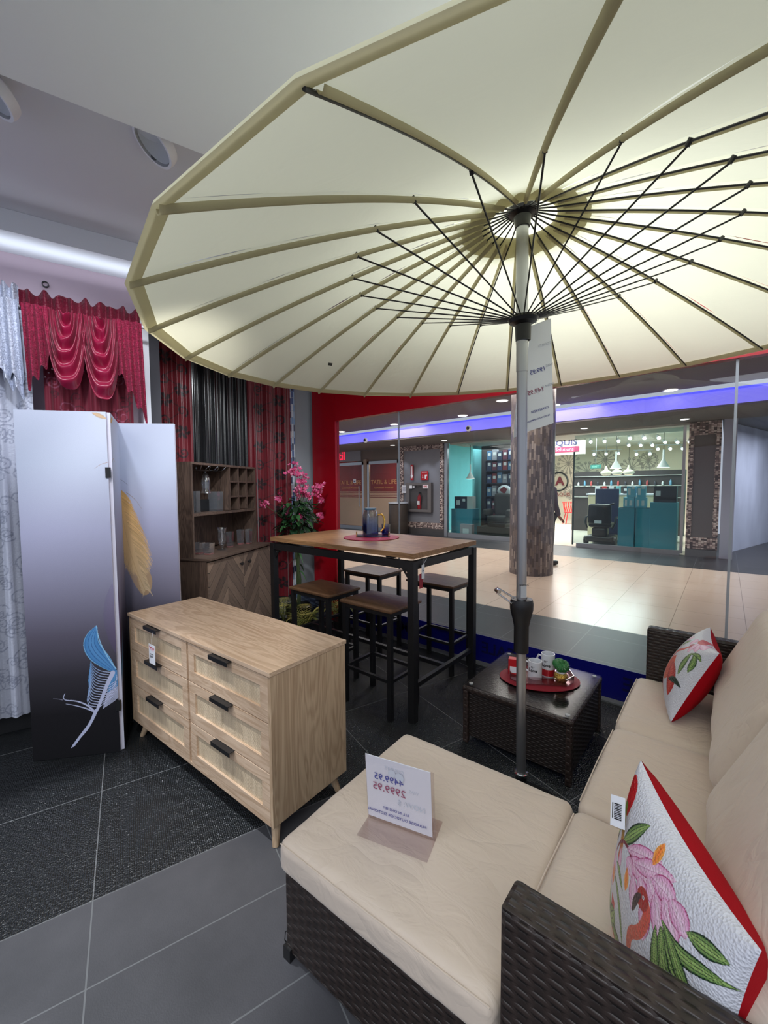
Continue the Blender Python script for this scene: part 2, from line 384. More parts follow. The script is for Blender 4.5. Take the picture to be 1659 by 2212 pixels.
def mosaic(name, cols, w, h, rough=.35, coord='UV', mortar=(90, 88, 90), off=.5, bw=.004):
    m, nt, b = new(name); M_ = mathn(nt); tc = N(nt, 'ShaderNodeTexCoord'); sp = N(nt, 'ShaderNodeSeparateXYZ'); L(nt, tc.outputs[coord], sp.inputs[0])
    u, v = sp.outputs['X'], sp.outputs['Y']
    col = M_('FLOOR', M_('DIVIDE', u, w)); wn0 = N(nt, 'ShaderNodeTexWhiteNoise', noise_dimensions='1D'); L(nt, col, wn0.inputs['W'])
    vv = M_('ADD', M_('DIVIDE', v, h), M_('MULTIPLY', wn0.outputs['Value'], off * 4)); row = M_('FLOOR', vv)
    cb = N(nt, 'ShaderNodeCombineXYZ'); L(nt, col, cb.inputs[0]); L(nt, row, cb.inputs[1])
    wn = N(nt, 'ShaderNodeTexWhiteNoise', noise_dimensions='2D'); L(nt, cb.outputs[0], wn.inputs['Vector'])
    cr = N(nt, 'ShaderNodeValToRGB'); cr.color_ramp.interpolation = 'CONSTANT'
    while len(cr.color_ramp.elements) < len(cols): cr.color_ramp.elements.new(.5)
    for i, c in enumerate(cols): cr.color_ramp.elements[i].position = i / len(cols); cr.color_ramp.elements[i].color = (*lin(c), 1)
    L(nt, wn.outputs['Value'], cr.inputs[0])
    fu = M_('FRACT', M_('DIVIDE', u, w)); fv = M_('FRACT', vv)
    e = M_('MINIMUM', M_('MULTIPLY', M_('MINIMUM', fu, M_('SUBTRACT', 1.0, fu)), w), M_('MULTIPLY', M_('MINIMUM', fv, M_('SUBTRACT', 1.0, fv)), h))
    k = M_('GREATER_THAN', e, bw / 2)
    mx = N(nt, 'ShaderNodeMix', data_type='RGBA'); L(nt, k, mx.inputs['Factor']); mx.inputs['A'].default_value = (*lin(mortar), 1); L(nt, cr.outputs[0], mx.inputs['B'])
    L(nt, mx.outputs['Result'], b.inputs['Base Color']); b.inputs['Roughness'].default_value = rough
    return m

M = {}
M['black_metal'] = mat('black_metal', (26, 26, 28), .42, .0, .05, 200)
M['white_paper'] = mat('white_paper', (232, 234, 242), .6)
M['white_paint'] = mat('white_paint', (225, 228, 236), .5)
M['alu'] = mat('brushed_aluminium', (178, 180, 184), .34, .9, .06, 30, vs=(40, 40, 1))
M['chrome'] = mat('chrome', (210, 212, 215), .12, 1.0)
M['black_plastic'] = mat('black_plastic', (24, 24, 26), .35)
M['oak'] = wood('light_oak', (214, 188, 162), (180, 150, 122), 1.0, 'X', .42)
M['oak_v'] = wood('light_oak_vertical', (204, 178, 148), (164, 136, 108), 1.0, 'Z', .45)
M['walnut'] = wood('weathered_walnut', (104, 84, 72), (58, 45, 40), 1.3, 'Z', .5)
M['walnut_h'] = wood('weathered_walnut_board', (112, 92, 80), (66, 52, 46), 1.3, 'Y', .5)
M['table_oak'] = wood('table_oak', (176, 134, 92), (128, 92, 62), 1.2, 'X', .38)
M['seat_wood'] = wood('seat_wood', (120, 88, 62), (80, 56, 40), 1.3, 'X', .4)
def crease(name, c):
    m, nt, b = new(name); M_ = mathn(nt); tc = N(nt, 'ShaderNodeTexCoord')
    mp = N(nt, 'ShaderNodeMapping'); mp.inputs['Scale'].default_value = (1.0, 1.9, 1.3); L(nt, tc.outputs['Object'], mp.inputs[0])
    n1 = N(nt, 'ShaderNodeTexNoise', i_Scale=3.2, i_Detail=1.5, i_Distortion=.9); L(nt, mp.outputs[0], n1.inputs['Vector'])
    n2 = N(nt, 'ShaderNodeTexNoise', i_Scale=9.0, i_Detail=3.0, i_Distortion=1.2); L(nt, mp.outputs[0], n2.inputs['Vector'])
    k = M_('MINIMUM', M_('MULTIPLY', M_('ABSOLUTE', M_('SUBTRACT', n1.outputs['Fac'], .5)), 14.0), 1.0)
    h = M_('ADD', M_('MULTIPLY', M_('POWER', k, .6), .20), M_('MULTIPLY', n2.outputs['Fac'], .9))
    bp = N(nt, 'ShaderNodeBump', i_Strength=.6, i_Distance=.012); L(nt, h, bp.inputs['Height']); L(nt, bp.outputs[0], b.inputs['Normal'])
    b.inputs['Base Color'].default_value = (*lin(c), 1); b.inputs['Roughness'].default_value = .62; b.inputs['Sheen Weight'].default_value = .25
    return m
def mathn(nt):
    def M_(op, *xs):
        n = N(nt, 'ShaderNodeMath', operation=op)
        for i, x in enumerate(xs):
            if isinstance(x, (int, float)): n.inputs[i].default_value = x
            else: L(nt, x, n.inputs[i])
        return n.outputs[0]
    return M_
M['cream'] = crease('cream_fabric', (210, 194, 178))
M['rattan'] = weave('dark_rattan', (52, 42, 38), gap=.38, depth=.005)
M['rattan_fine'] = weave('dark_rattan_fine', (48, 40, 38), .011, .022, .003, gap=.4)
M['rattan_edge'] = weave('rattan_edge', (58, 46, 42), .02, .02, .003, gap=.45)
M['gold'] = mat('gold', (225, 180, 90), .22, 1.0)
M['red_fabric'] = mat('red_fabric', (168, 8, 24), .8, 0, .1, 300, .15, .05, 10, 0)
# ================================================================= structure
TD = math.radians(71.77)                    # direction of the shop's side wall and floor tiles
W0 = Vector((-3.13, 0.334, 0))
FW = T(*W0) @ rotz(TD)                      # x along the side wall, y away from the room
WC = Vector((-3.56, 3.03, 0)); FC = T(*WC) @ rotz(TD)

def floor_mat():
    m, nt, b = new('dark_floor_tiles'); M_ = mathn(nt); tc = N(nt, 'ShaderNodeTexCoord')
    sp = N(nt, 'ShaderNodeSeparateXYZ'); L(nt, tc.outputs['Object'], sp.inputs[0]); x, y = sp.outputs['X'], sp.outputs['Y']
    ct, st = math.cos(TD), math.sin(TD)
    a = M_('ADD', M_('MULTIPLY', x, ct), M_('MULTIPLY', y, st)); bb = M_('SUBTRACT', M_('MULTIPLY', x, st), M_('MULTIPLY', y, ct))
    ribbed = M_('MAXIMUM', M_('LESS_THAN', bb, -1.678), M_('GREATER_THAN', a, 1.05))
    fa = M_('PINGPONG', M_('ADD', a, 0.15), .3)
    fb1 = M_('PINGPONG', M_('ADD', bb, 1.678), .305); fb2 = M_('PINGPONG', M_('ADD', bb, 1.678), .15)
    fb = M_('ADD', M_('MULTIPLY', fb1, ribbed), M_('MULTIPLY', fb2, M_('SUBTRACT', 1.0, ribbed)))
    d = M_('MINIMUM', fa, fb); g = M_('LESS_THAN', d, .0022)
    n1 = N(nt, 'ShaderNodeTexNoise', i_Scale=2.2, i_Detail=6.0, i_Roughness=.65); L(nt, tc.outputs['Object'], n1.inputs['Vector'])
    n2 = N(nt, 'ShaderNodeTexNoise', i_Scale=230.0, i_Detail=2.0); L(nt, tc.outputs['Object'], n2.inputs['Vector'])
    def col(c): return (*lin(c), 1)
    m1 = N(nt, 'ShaderNodeMix', data_type='RGBA'); m1.inputs['A'].default_value = col((46, 47, 50)); m1.inputs['B'].default_value = col((94, 93, 98)); L(nt, n1.outputs['Fac'], m1.inputs['Factor'])
    m2 = N(nt, 'ShaderNodeMix', data_type='RGBA'); m2.inputs['A'].default_value = col((28, 30, 32)); m2.inputs['B'].default_value = col((44, 47, 50)); L(nt, n1.outputs['Fac'], m2.inputs['Factor'])
    m3 = N(nt, 'ShaderNodeMix', data_type='RGBA'); L(nt, ribbed, m3.inputs['Factor']); L(nt, m1.outputs['Result'], m3.inputs['A']); L(nt, m2.outputs['Result'], m3.inputs['B'])
    m4 = N(nt, 'ShaderNodeMix', data_type='RGBA'); L(nt, g, m4.inputs['Factor']); L(nt, m3.outputs['Result'], m4.inputs['A']); m4.inputs['B'].default_value = col((112, 114, 116))
    L(nt, m4.outputs['Result'], b.inputs['Base Color'])
    rg = M_('MULTIPLY_ADD', ribbed, -.28, .52); L(nt, rg, b.inputs['Roughness']); L(nt, M_('MULTIPLY_ADD', ribbed, .3, .35), b.inputs['Specular IOR Level'])
    rib = M_('SINE', M_('MULTIPLY', a, 2 * PI / .0075))
    vo = N(nt, 'ShaderNodeTexVoronoi', i_Scale=140.0); L(nt, tc.outputs['Object'], vo.inputs['Vector'])
    h = M_('MULTIPLY', M_('ADD', M_('MULTIPLY', rib, .35), M_('MULTIPLY', vo.outputs['Distance'], 1.6)), ribbed)
    h = M_('ADD', h, M_('MULTIPLY', n2.outputs['Fac'], .15)); h = M_('SUBTRACT', h, M_('MULTIPLY', g, .5))
    bp = N(nt, 'ShaderNodeBump', i_Strength=.9, i_Distance=.003); L(nt, h, bp.inputs['Height']); L(nt, bp.outputs[0], b.inputs['Normal'])
    return m
def slab(name, c, d, mt, m=None, bevel=0):
    o = MB().box(c, d).build(name, mt, None, bevel, 0, m=m); return struct(o)
M['lilac_wall'] = mat('lilac_wall', (190, 172, 186), .85)
M['ceil'] = mat('ceiling_paint', (236, 240, 245), .9)
M['soffit'] = mat('soffit_paint', (216, 220, 230), .9)
slab('floor_store', (-0.5, 0, -.05), (9, 6.1, .1), floor_mat())
slab('ceiling_slab', (0, 0, 2.87), (9.0, 9.0, .2), M['ceil'], m=FW @ T(0, 0, 0) @ T(0, -1.22 - 4.5, 0))
slab('ceiling_upper', (0, 0, 2.933), (9.0, 5.2, .1), M['soffit'], m=FW @ T(0, 1.3, 0))
slab('ceiling_bulkhead', (0, 0, 2.826), (6.0, 0.26, .112), M['soffit'], m=FW @ T(-2.2, -.027, 0))
slab('wall_left', (0, 0, 1.45), (6.0, .08, 2.9), M['lilac_wall'], m=FW @ T(-2.2, .14, 0))
slab('wall_foot_strip', (0, 0, .16), (6.0, .02, .32), mat('dark_strip', (22, 22, 26), .6), m=FW @ T(-2.2, .088, 0))  # dark strip over the foot of the wall, behind the curtain hems
slab('wall_return', (0, 0, 1.45), (.08, 1.2, 2.9), mat('dark_return', (60, 60, 66), .8), m=FW @ T(.84, .7, 0))
M['gray_wall'] = mat('gray_wall', (150, 156, 162), .6)
slab('wall_left_far', (-1.0, .06, 1.45), (2.3, .08, 2.9), M['gray_wall'], m=FC)
slab('trim_white_post', (0, 0, 1.3), (.045, .03, 2.6), M['white_paint'], m=FW @ T(.795, .06, 0))
M['red_gloss'] = mat('red_panel', (176, 12, 30), .25, 0, 0, spec=.5)
slab('trim_red_pillar', (-3.335, 3.03, 1.45), (.36, .06, 2.9), M['red_gloss'])
slab('trim_red_header', (-.6, 3.03, 2.51), (5.1, .06, .78), M['red_gloss'])
slab('trim_gray_jamb', (-3.60, 3.06, 1.45), (.16, .05, 2.9), M['gray_wall'])
slab('baseboard_window', (-1.2, 3.0, .004), (4.0, .08, .012), mat('sill_gray', (120, 122, 124), .5))
gm = glass('window_glass', (240, 242, 243), 0.0, 1.45, refl=.55)
for i, (a, b_) in enumerate(((-3.155, -2.342), (-2.334, .022), (.03, 2.0))):
    o = MB().box(((a + b_) / 2, 3.03, 1.07), (b_ - a, .008, 2.12)).build('window_%d' % (i + 1), gm, None, 0, 0); struct(o)
M['seam'] = mat('glass_seam', (170, 176, 184), .3, 0, alpha=.75)
slab('trim_glass_seam', (-2.338, 3.03, 1.07), (.011, .014, 2.12), M['seam'])
slab('trim_glass_seam', (.026, 3.03, 1.07), (.013, .014, 2.12), M['seam'])

# blue poster strip along the foot of the glass, lettering seen from behind
bl = thing('window_poster_strip', 'deep blue poster strip along the foot of the shop window with faint reversed lettering', 'poster', (-1.3, 3.018, 0))
MB().box((0, 0, .117), (3.7, .004, .216)).build('sheet', mat('deep_blue', (12, 14, 120), .35), bl, 0, 0)
for tx, px in (('COME', 1.0), ('SALE', -.05), ('HOME', -.9)):
    text('lettering', tx, .13, mat('dark_blue_letters', (8, 8, 70), .5), bl, faceM((px, -.003, .125), (1, 0, 0), (0, 0, 1)), .0005, mirror=True, bold=.002)  # letters in a darker blue than the sheet

# mall floor and ceilings
def tile_mat(name, c1, c2, s, grout, rough, x0=0, y0=0, gw=.003):
    m, nt, b = new(name); M_ = mathn(nt); tc = N(nt, 'ShaderNodeTexCoord'); sp = N(nt, 'ShaderNodeSeparateXYZ'); L(nt, tc.outputs['Object'], sp.inputs[0])
    d = M_('MINIMUM', M_('PINGPONG', M_('ADD', sp.outputs['X'], x0), s / 2), M_('PINGPONG', M_('ADD', sp.outputs['Y'], y0), s / 2))
    g = M_('LESS_THAN', d, gw); n1 = N(nt, 'ShaderNodeTexNoise', i_Scale=1.3, i_Detail=5.0); L(nt, tc.outputs['Object'], n1.inputs['Vector'])
    m1 = N(nt, 'ShaderNodeMix', data_type='RGBA'); m1.inputs['A'].default_value = (*lin(c1), 1); m1.inputs['B'].default_value = (*lin(c2), 1); L(nt, n1.outputs['Fac'], m1.inputs['Factor'])
    m4 = N(nt, 'ShaderNodeMix', data_type='RGBA'); L(nt, g, m4.inputs['Factor']); L(nt, m1.outputs['Result'], m4.inputs['A']); m4.inputs['B'].default_value = (*lin(grout), 1)
    L(nt, m4.outputs['Result'], b.inputs['Base Color']); b.inputs['Roughness'].default_value = rough; return m
beige = tile_mat('beige_mall_tiles', (206, 182, 162), (220, 200, 182), .6, (160, 140, 124), .24, 1.6, -4.56)
darkt = tile_mat('dark_mall_tiles', (34, 34, 38), (64, 64, 69), .6, (96, 98, 104), .42, 1.6, -3.05)
slab('floor_mall_dark_near', (-3, 3.8, -.05), (22, 1.5, .1), darkt)
slab('floor_mall_beige', (-3, 6.7, -.05), (22, 4.3, .1), beige)
slab('floor_mall_dark_far', (-3, 12.35, -.052), (22, 7.0, .1), darkt)
shopf = tile_mat('shop_floor', (226, 214, 198), (236, 226, 212), .6, (200, 186, 170), .2, 0, 0)
slab('floor_shop', (-3.85, 15.3, -.047), (6.7, 9.7, .1), shopf)
M['mall_ceil'] = mat('mall_ceiling', (108, 102, 102), .9)
slab('ceiling_mall', (-3, 5.8, 3.1), (22, 5.5, .12), M['mall_ceil'])
slab('ceiling_mall_soffit', (-3, 9.6, 2.75), (22, 1.7, .08), M['mall_ceil'])
slab('ceiling_mall_fascia', (-3, 9.55, 2.9), (22, 1.6, .22), mat('fascia', (120, 116, 150), .8))
fas = emis('blue_cove_light', (124, 118, 238), .85)
slab('trim_cove_glow', (-3, 8.74, 2.875), (22, .02, .26), fas)
slab('trim_cove_glow', (-3, 8.725, 2.985), (22, .02, .035), emis('blue_cove_line', (70, 70, 250), 1.6))

# mall column
MC = mosaic('column_mosaic', [(120, 108, 104), (86, 78, 80), (156, 144, 138), (116, 106, 108), (92, 84, 88)], .032, .13, .4, mortar=(80, 74, 74))
b_ = MB(); nseg = 64
for k in range(nseg):
    a0, a1 = 2 * PI * k / nseg, 2 * PI * (k + 1) / nseg; R_ = .345
    p = [(-2.47 + R_ * math.cos(a), 6.80 + R_ * math.sin(a), z) for a, z in ((a0, 0), (a1, 0), (a1, 3.05), (a0, 3.05))]
    b_.poly(p, uv=[(R_ * a0, 0), (R_ * a1, 0), (R_ * a1, 3.05), (R_ * a0, 3.05)])
tag(b_.build('mall_column', MC, None, 0, 180), 'round grey-brown mosaic column standing in the mall walkway', 'column')

# downlights of the mall ceiling
lamp_e = emis('downlight_glow', (255, 246, 235), 9.0)
def downlight(x, y, z, r, lab, parent_mat=None):
    t = thing('downlight', lab, 'ceiling light', (x, y, z), 0, 'round downlights in the mall ceiling')
    MB().lathe([(r * 1.18, 0), (r * 1.18, -.006), (r, -.008), (r, .0)], n=28).build('rim', M['white_paint'], t)
    MB().lathe([(0, -.004), (r, -.004)], n=28).build('diffuser', lamp_e, t)
for x, y, lab in ((-8.48, 8.33, 'round downlight glowing in mall ceiling, leftmost, by the red pillar'),
                  (-6.52, 8.27, 'round downlight in mall ceiling just left of the left glass seam'),
                  (-4.59, 8.29, 'round downlight in mall ceiling above the fire extinguisher wall'),
                  (-3.26, 7.38, 'round downlight in mall ceiling left of the umbrella pole'),
                  (-2.65, 8.43, 'round downlight in mall ceiling just right of the hanging price sheet'),
                  (-.77, 8.46, 'large round downlight in mall ceiling, rightmost, above the blue cove')):
    downlight(x, y, 3.036, .1, lab)
for x, y, lab in ((-7.72, 9.7, 'small dim downlight in low soffit above the shop sign panel'), (-5.94, 9.72, 'small dim downlight in low soffit right of the mosaic frame'),
                  (-2.44, 9.83, 'small dim downlight in low soffit above shop doorway'), (-.65, 9.81, 'small dim downlight in low soffit above right mosaic frame')):
    downlight(x, y, 2.708, .07, lab)

# storefront wall pieces at y = 10.4
GW = mat('grey_plaster', (122, 124, 134), .6, var=.08, vscale=2)
TW = mat('taupe_band', (104, 92, 86), .7)
slab('wall_mall_taupe', (-8.9, 10.46, 2.52), (1.9, .1, .40), TW)
slab('wall_mall_grey', (-7.15, 10.46, 1.36), (1.66, .1, 2.72), GW)
MO = mosaic('pebble_mosaic', [(206, 192, 184), (112, 94, 94), (170, 150, 144), (70, 58, 62), (190, 172, 166), (130, 112, 110)], .045, .03, .4, mortar=(70, 60, 60))
def frame(x0, x1, z0, z1, w, wt, y, lab):
    t = struct(thing('trim_mosaic', None, None, ((x0 + x1) / 2, y, z0))); X = (x1 - x0) / 2; H = z1 - z0
    MB().box((0, 0, H - wt / 2), (2 * X, .04, wt)).build('top_band', MO, t, 0, 0)
    MB().box((0, 0, wt * .45), (2 * X, .04, wt * .9)).build('bottom_band', MO, t, 0, 0)
    MB().box((-X + w / 2, 0, H / 2), (w, .039, H - 2 * wt)).build('side_band', MO, t, 0, 0)
    MB().box((X - w / 2, 0, H / 2), (w, .039, H - 2 * wt)).build('side_band', MO, t, 0, 0)
frame(-7.96, -6.36, .2, 2.76, .13, .19, 10.39, 'rectangular pebble mosaic frame around the fire extinguisher wall')
slab('baseboard_mall_left', (-7.15, 10.4, .1), (1.66, .1, .2), mat('stone_base', (70, 68, 70), .4))
slab('trim_glass_jamb', (-6.26, 10.38, 1.35), (.1, .1, 2.7), M['alu'])
slab('wall_mall_right', (-.36, 10.5, 1.36), (.5, .2, 2.72), mat('dark_panel', (98, 94, 96), .2))
frame(-.61, -.1, .16, 2.7, .085, .26, 10.39, 'tall pebble mosaic frame on the pier right of the pink-signed shop')
slab('baseboard_mall_right', (-.36, 10.39, .07), (.5, .06, .15), mat('stone_base2', (92, 92, 96), .35))
pier = mat('silver_pier', (170, 174, 192), .35, .3)
slab('trim_silver_pier', (.03, 10.42, 1.36), (.2, .1, 2.72), pier)
slab('trim_shop_frame', (-.68, 10.38, 1.35), (.05, .08, 2.6), M['alu'])
# lit plaster wall running away on the right
pw = mat('marbled_plaster', (172, 176, 194), .5, var=.16, vscale=1.6, vs=(1, 1, .5))
a = Vector((0.0, 11.3, 0)); b2 = Vector((1.9, 18.0, 0)); d = b2 - a
slab('wall_side_hall', (d.length / 2, 0, 1.37), (d.length, .1, 2.74), pw, m=T(*a) @ rotz(math.atan2(d.y, d.x)))
slab('ceiling_side_hall', (2.6, 14.0, 2.80), (5.4, 7.4, .1), mat('hall_ceiling', (110, 112, 124), .8))
slab('wall_side_hall_end', (3.5, 18.0, 1.37), (5.4, .1, 2.74), pw)

# ---- red office storefront on the left
slab('wall_office_back', (-9.8, 13.0, 1.4), (4.6, .1, 2.8), mat('office_red', (150, 34, 34), .7))
slab('wall_office_left', (-12.0, 11.7, 1.4), (.1, 2.6, 2.8), mat('office_red2', (140, 40, 38), .7))
slab('wall_office_side', (-8.0, 11.7, 1.4), (.06, 2.5, 2.8), mat('office_cream', (212, 176, 140), .7))
slab('floor_office', (-9.8, 11.7, .01), (4.4, 2.6, .02), mat('office_floor', (170, 140, 112), .4))
slab('ceiling_office', (-9.8, 11.7, 2.72), (4.4, 2.6, .06), M['mall_ceil'])
sgn = thing('shop_sign', 'red letters glowing on grey sign panel above the left glass door', 'sign', (-10.6, 10.42, 2.36))
MB().box((0, 0, .22), (1.9, .1, .44)).build('panel', mat('sign_panel', (130, 128, 134), .5), sgn, 0, 0)
text('lettering', 'til', .42, emis('sign_red', (235, 40, 70), 1.4), sgn, faceM((.04, -.06, .2), (1, 0, 0), (0, 0, 1)), .008, bold=.004)
MB().box((.02, -.055, .47), (.5, .02, .05)).build('small_line', emis('sign_red2', (220, 90, 90), .8), sgn, 0, 0)
def office_front(x0, x1, lab, door):
    t = thing('glass_door' if door else 'storefront_window', lab, 'door' if door else 'window', ((x0 + x1) / 2, 10.4, 0)); w = x1 - x0
    AL = M['alu']
    b = MB(); b.box((-w / 2 + .05, 0, 1.16), (.1, .07, 2.32)); b.box((w / 2 - .05, 0, 1.16), (.1, .07, 2.32)); b.box((0, 0, 2.27), (w, .07, .1)); b.box((0, 0, .06), (w, .07, .12))
    b.build('frame', AL, t, 0, 0)
    MB().box((0, 0, 1.15), (w - .18, .01, 2.12)).build('pane', glass('shop_glass', (225, 225, 225), 0, 1.4), t, 0, 0)
    f = MB(); f.box((0, -.008, .62), (w - .2, .003, .98))
    for z in (1.15, 1.2, 1.25, 1.3): f.box((0, -.008, z), (w - .2, .003, .028))
    f.build('frosted_film', mat('frosted_film', (196, 170, 148), .8, alpha=.92), t, 0, 0)
    gold = mat('gold_letter', (205, 160, 110), .5)
    text('lettering', 'TATIL & LIFE', .2 if not door else .2, gold, t, faceM((0.02, -.012, 1.62), (1, 0, 0), (0, 0, 1)), .001)
    text('lettering', 'Guaranteed Protected', .09, gold, t, faceM((0.02, -.012, 1.44), (1, 0, 0), (0, 0, 1)), .001)
    if door: MB().tube([(w / 2 - .2, -.07, .8), (w / 2 - .2, -.07, 1.5)], .015).build('handle', M['chrome'], t)
office_front(-9.38, -7.98, 'glass office window with frosted lower half, left of the bin', False)
office_front(-10.95, -9.5, 'glass office door with frosted lower half beside the red pillar', True)
slab('trim_office_mullion', (-9.44, 10.4, 1.2), (.14, .1, 2.4), mat('mullion_tan', (150, 128, 112), .5))
tv = thing('wall_monitor', 'black screen hanging in the office behind the glass', 'screen', (-8.6, 11.6, 1.62))
MB().box((0, 0, .3), (.9, .06, .52)).build('screen', M['black_plastic'], tv, .01, 0)
MB().tube([(-.3, 0, .56), (-.3, 0, 1.05)], .012).build('bracket', M['alu'], tv)
nt_ = thing('notice_paper', 'small white notice on the office door glass', 'notice', (-9.95, 10.37, 1.62))
MB().box((0, 0, .06), (.13, .004, .14)).build('sheet', M['white_paper'], nt_, 0, 0)
MB().box((0, -.003, .045), (.08, .002, .05)).build('print', mat('print_blue', (60, 90, 140), .6), nt_, 0, 0)

# ---- fire wall items
ex = thing('extinguisher_cabinet', 'recessed grey cabinet with red fire extinguisher behind the glass', 'cabinet', (-7.2, 10.34, .69))
g2 = mat('cabinet_grey', (104, 100, 102), .45)
b = MB(); b.box((0, 0, .04), (.92, .12, .08)); b.box((0, 0, .85), (.92, .12, .08)); b.box((-.4, 0, .445), (.12, .12, .74)); b.box((.4, 0, .445), (.12, .12, .74)); b.box((0, .055, .445), (.7, .01, .74))
b.build('frame', g2, ex, .004, 0)
MB().box((0, -.05, .445), (.7, .006, .74)).build('pane', glass('cab_glass', (240, 240, 240), refl=.5), ex, 0, 0)
lb = MB(); lb.box((-.27, -.066, .76), (.1, .003, .1)); lb.box((-.16, -.066, .765), (.06, .003, .05)); lb.box((.27, -.066, .77), (.2, .003, .11)); lb.build('stickers', M['white_paper'], ex, 0, 0)
text('sticker_lettering', 'FIRE', .075, mat('sticker_red', (180, 30, 40), .5), ex, faceM((.27, -.069, .77), (1, 0, 0), (0, 0, 1)), .001, bold=.002)
fe = thing('fire_extinguisher', 'red fire extinguisher standing inside the grey wall cabinet', 'fire extinguisher', (-7.2, 10.35, .77))
rr = mat('extinguisher_red', (176, 22, 34), .3)
MB().lathe([(0, 0), (.055, 0), (.06, .02), (.06, .36), (.045, .42), (.02, .44), (.02, .48), (0, .48)], n=20).build('body', rr, fe)
MB().box((0, 0, .5), (.04, .04, .05)).tube([(0, 0, .52), (.07, 0, .5), (.085, 0, .4), (.075, -.01, .15)], .009).build('valve_hose', M['black_plastic'], fe, 0, 0)
MB().box((0, -.06, .2), (.09, .004, .12)).build('label_plate', M['white_paper'], fe, 0, 0)
ar = thing('arrow_sign', 'narrow red sign with white arrow pointing down', 'sign', (-7.48, 10.36, 1.67))
MB().box((0, 0, .23), (.1, .02, .47)).build('plate', rr, ar, 0, 0)
b = MB(); b.box((0, -.013, .28), (.035, .004, .28)); b.poly([(-.05, -.014, .14), (.05, -.014, .14), (0, -.014, .04)]); b.build('arrow', M['white_paper'], ar, 0, 0)
hs = thing('fire_hose_sign', 'square red fire sign with small white symbols', 'sign', (-7.02, 10.36, 1.66))
MB().box((0, 0, .135), (.26, .012, .27)).build('plate', rr, hs, 0, 0)
b = MB(); b.box((.04, -.008, .1), (.05, .003, .12)); b.box((.08, -.008, .14), (.03, .003, .05)); b.box((-.06, -.008, .12), (.014, .003, .08)); b.poly([(-.09, -.009, .09), (-.03, -.009, .09), (-.06, -.009, .05)]); b.build('symbols', M['white_paper'], hs, 0, 0)
text('lettering', 'FIRE HOSE', .04, M['white_paper'], hs, faceM((0, -.008, .235), (1, 0, 0), (0, 0, 1)), .001)
nn = thing('wall_notice', 'white paper notice on grey mall wall above the bin', 'notice', (-7.78, 10.36, 1.27))
MB().box((0, 0, .115), (.2, .004, .24)).build('sheet', M['white_paper'], nn, 0, 0)
b = MB()
for z in (.19, .16, .13, .1, .06): b.box((0, -.003, z), (.14, .002, .012))
b.build('print', mat('print_grey', (120, 120, 150), .6), nn, 0, 0)
bn = thing('trash_bin', 'round bronze bin with a pale ring rim standing by the mall wall', 'bin', (-7.76, 10.02, 0))
br = mat('bin_bronze', (82, 74, 70), .35, .4)
MB().lathe([(0, 0), (.29, 0), (.30, .02), (.30, .92), (.28, .94)], n=32).build('body', br, bn)
MB().lathe([(.27, .95), (.31, .95), (.31, .985), (.24, 1.0), (.2, .985), (.2, .95)], n=32).build('rim', mat('bin_rim', (176, 182, 196), .3), bn)
MB().lathe([(0, .80), (.2, .80), (.2, .95)], n=24).build('liner', M['black_plastic'], bn)
def dome(x, y, z, lab):
    t = thing('security_camera', lab, 'security camera', (x, y, z))
    MB().lathe([(0, 0), (.07, 0), (.07, -.03), (.05, -.05), (0, -.055)], m=Matrix.Rotation(-PI / 2, 4, 'X'), n=20).build('housing', M['white_paint'], t)
    MB().lathe([(.04, 0), (.035, -.04), (0, -.055)], c=(0, 0, -.03), m=Matrix.Rotation(-PI / 2, 4, 'X'), n=16).build('lens', M['black_plastic'], t)
dome(-4.66, 8.715, 2.80, 'white wall camera with black lens on the blue cove right of centre')
dome(-7.9, 8.715, 2.78, 'small wall camera on the blue cove near the red pillar')

# ---- shop across the mall: glass front
SG = glass('teal_glass', (226, 238, 238), 0.0, 1.4, refl=.6)
o = MB().box((-5.28, 10.4, 1.38), (1.85, .012, 2.56)).build('window_4', SG, None, 0, 0); struct(o)
o = MB().box((-1.74, 10.4, 1.36), (2.08, .012, 2.54)).build('window_5', SG, None, 0, 0); struct(o)
slab('trim_shop_sill', (-5.28, 10.4, .06), (1.9, .08, .12), M['alu']); slab('trim_shop_sill', (-1.7, 10.4, .05), (2.0, .08, .1), M['alu'])
slab('trim_glass_edge', (-2.79, 10.4, 1.15), (.03, .03, 2.2), mat('glass_edge', (40, 60, 62), .2))
slab('ceiling_shop_front', (-3.4, 11.0, 2.70), (5.6, 1.1, .06), mat('shop_soffit', (186, 182, 172), .8))
slab('ceiling_shop', (-3.85, 15.8, 3.2), (6.7, 8.6, .1), mat('shop_ceil', (206, 202, 190), .9))
slab('wall_shop_front_drop', (-3.4, 11.55, 2.95), (5.6, .08, .5), mat('shop_drop', (200, 196, 184), .8))
slab('wall_shop_left', (-7.2, 15.9, 1.6), (.1, 8.4, 3.2), mat('teal_wall', (92, 170, 180), .7))
slab('wall_shop_right', (-.5, 15.3, 1.6), (.1, 9.7, 3.2), mat('teal_wall2', (104, 150, 146), .7))
slab('wall_shop_partition', (-5.84, 11.45, 1.35), (.06, .46, 2.7), mat('teal_wall3', (120, 196, 204), .7))
slab('wall_shop_dark', (-5.15, 11.72, 1.35), (1.4, .08, 2.7), mat('dark_back', (74, 64, 66), .7))
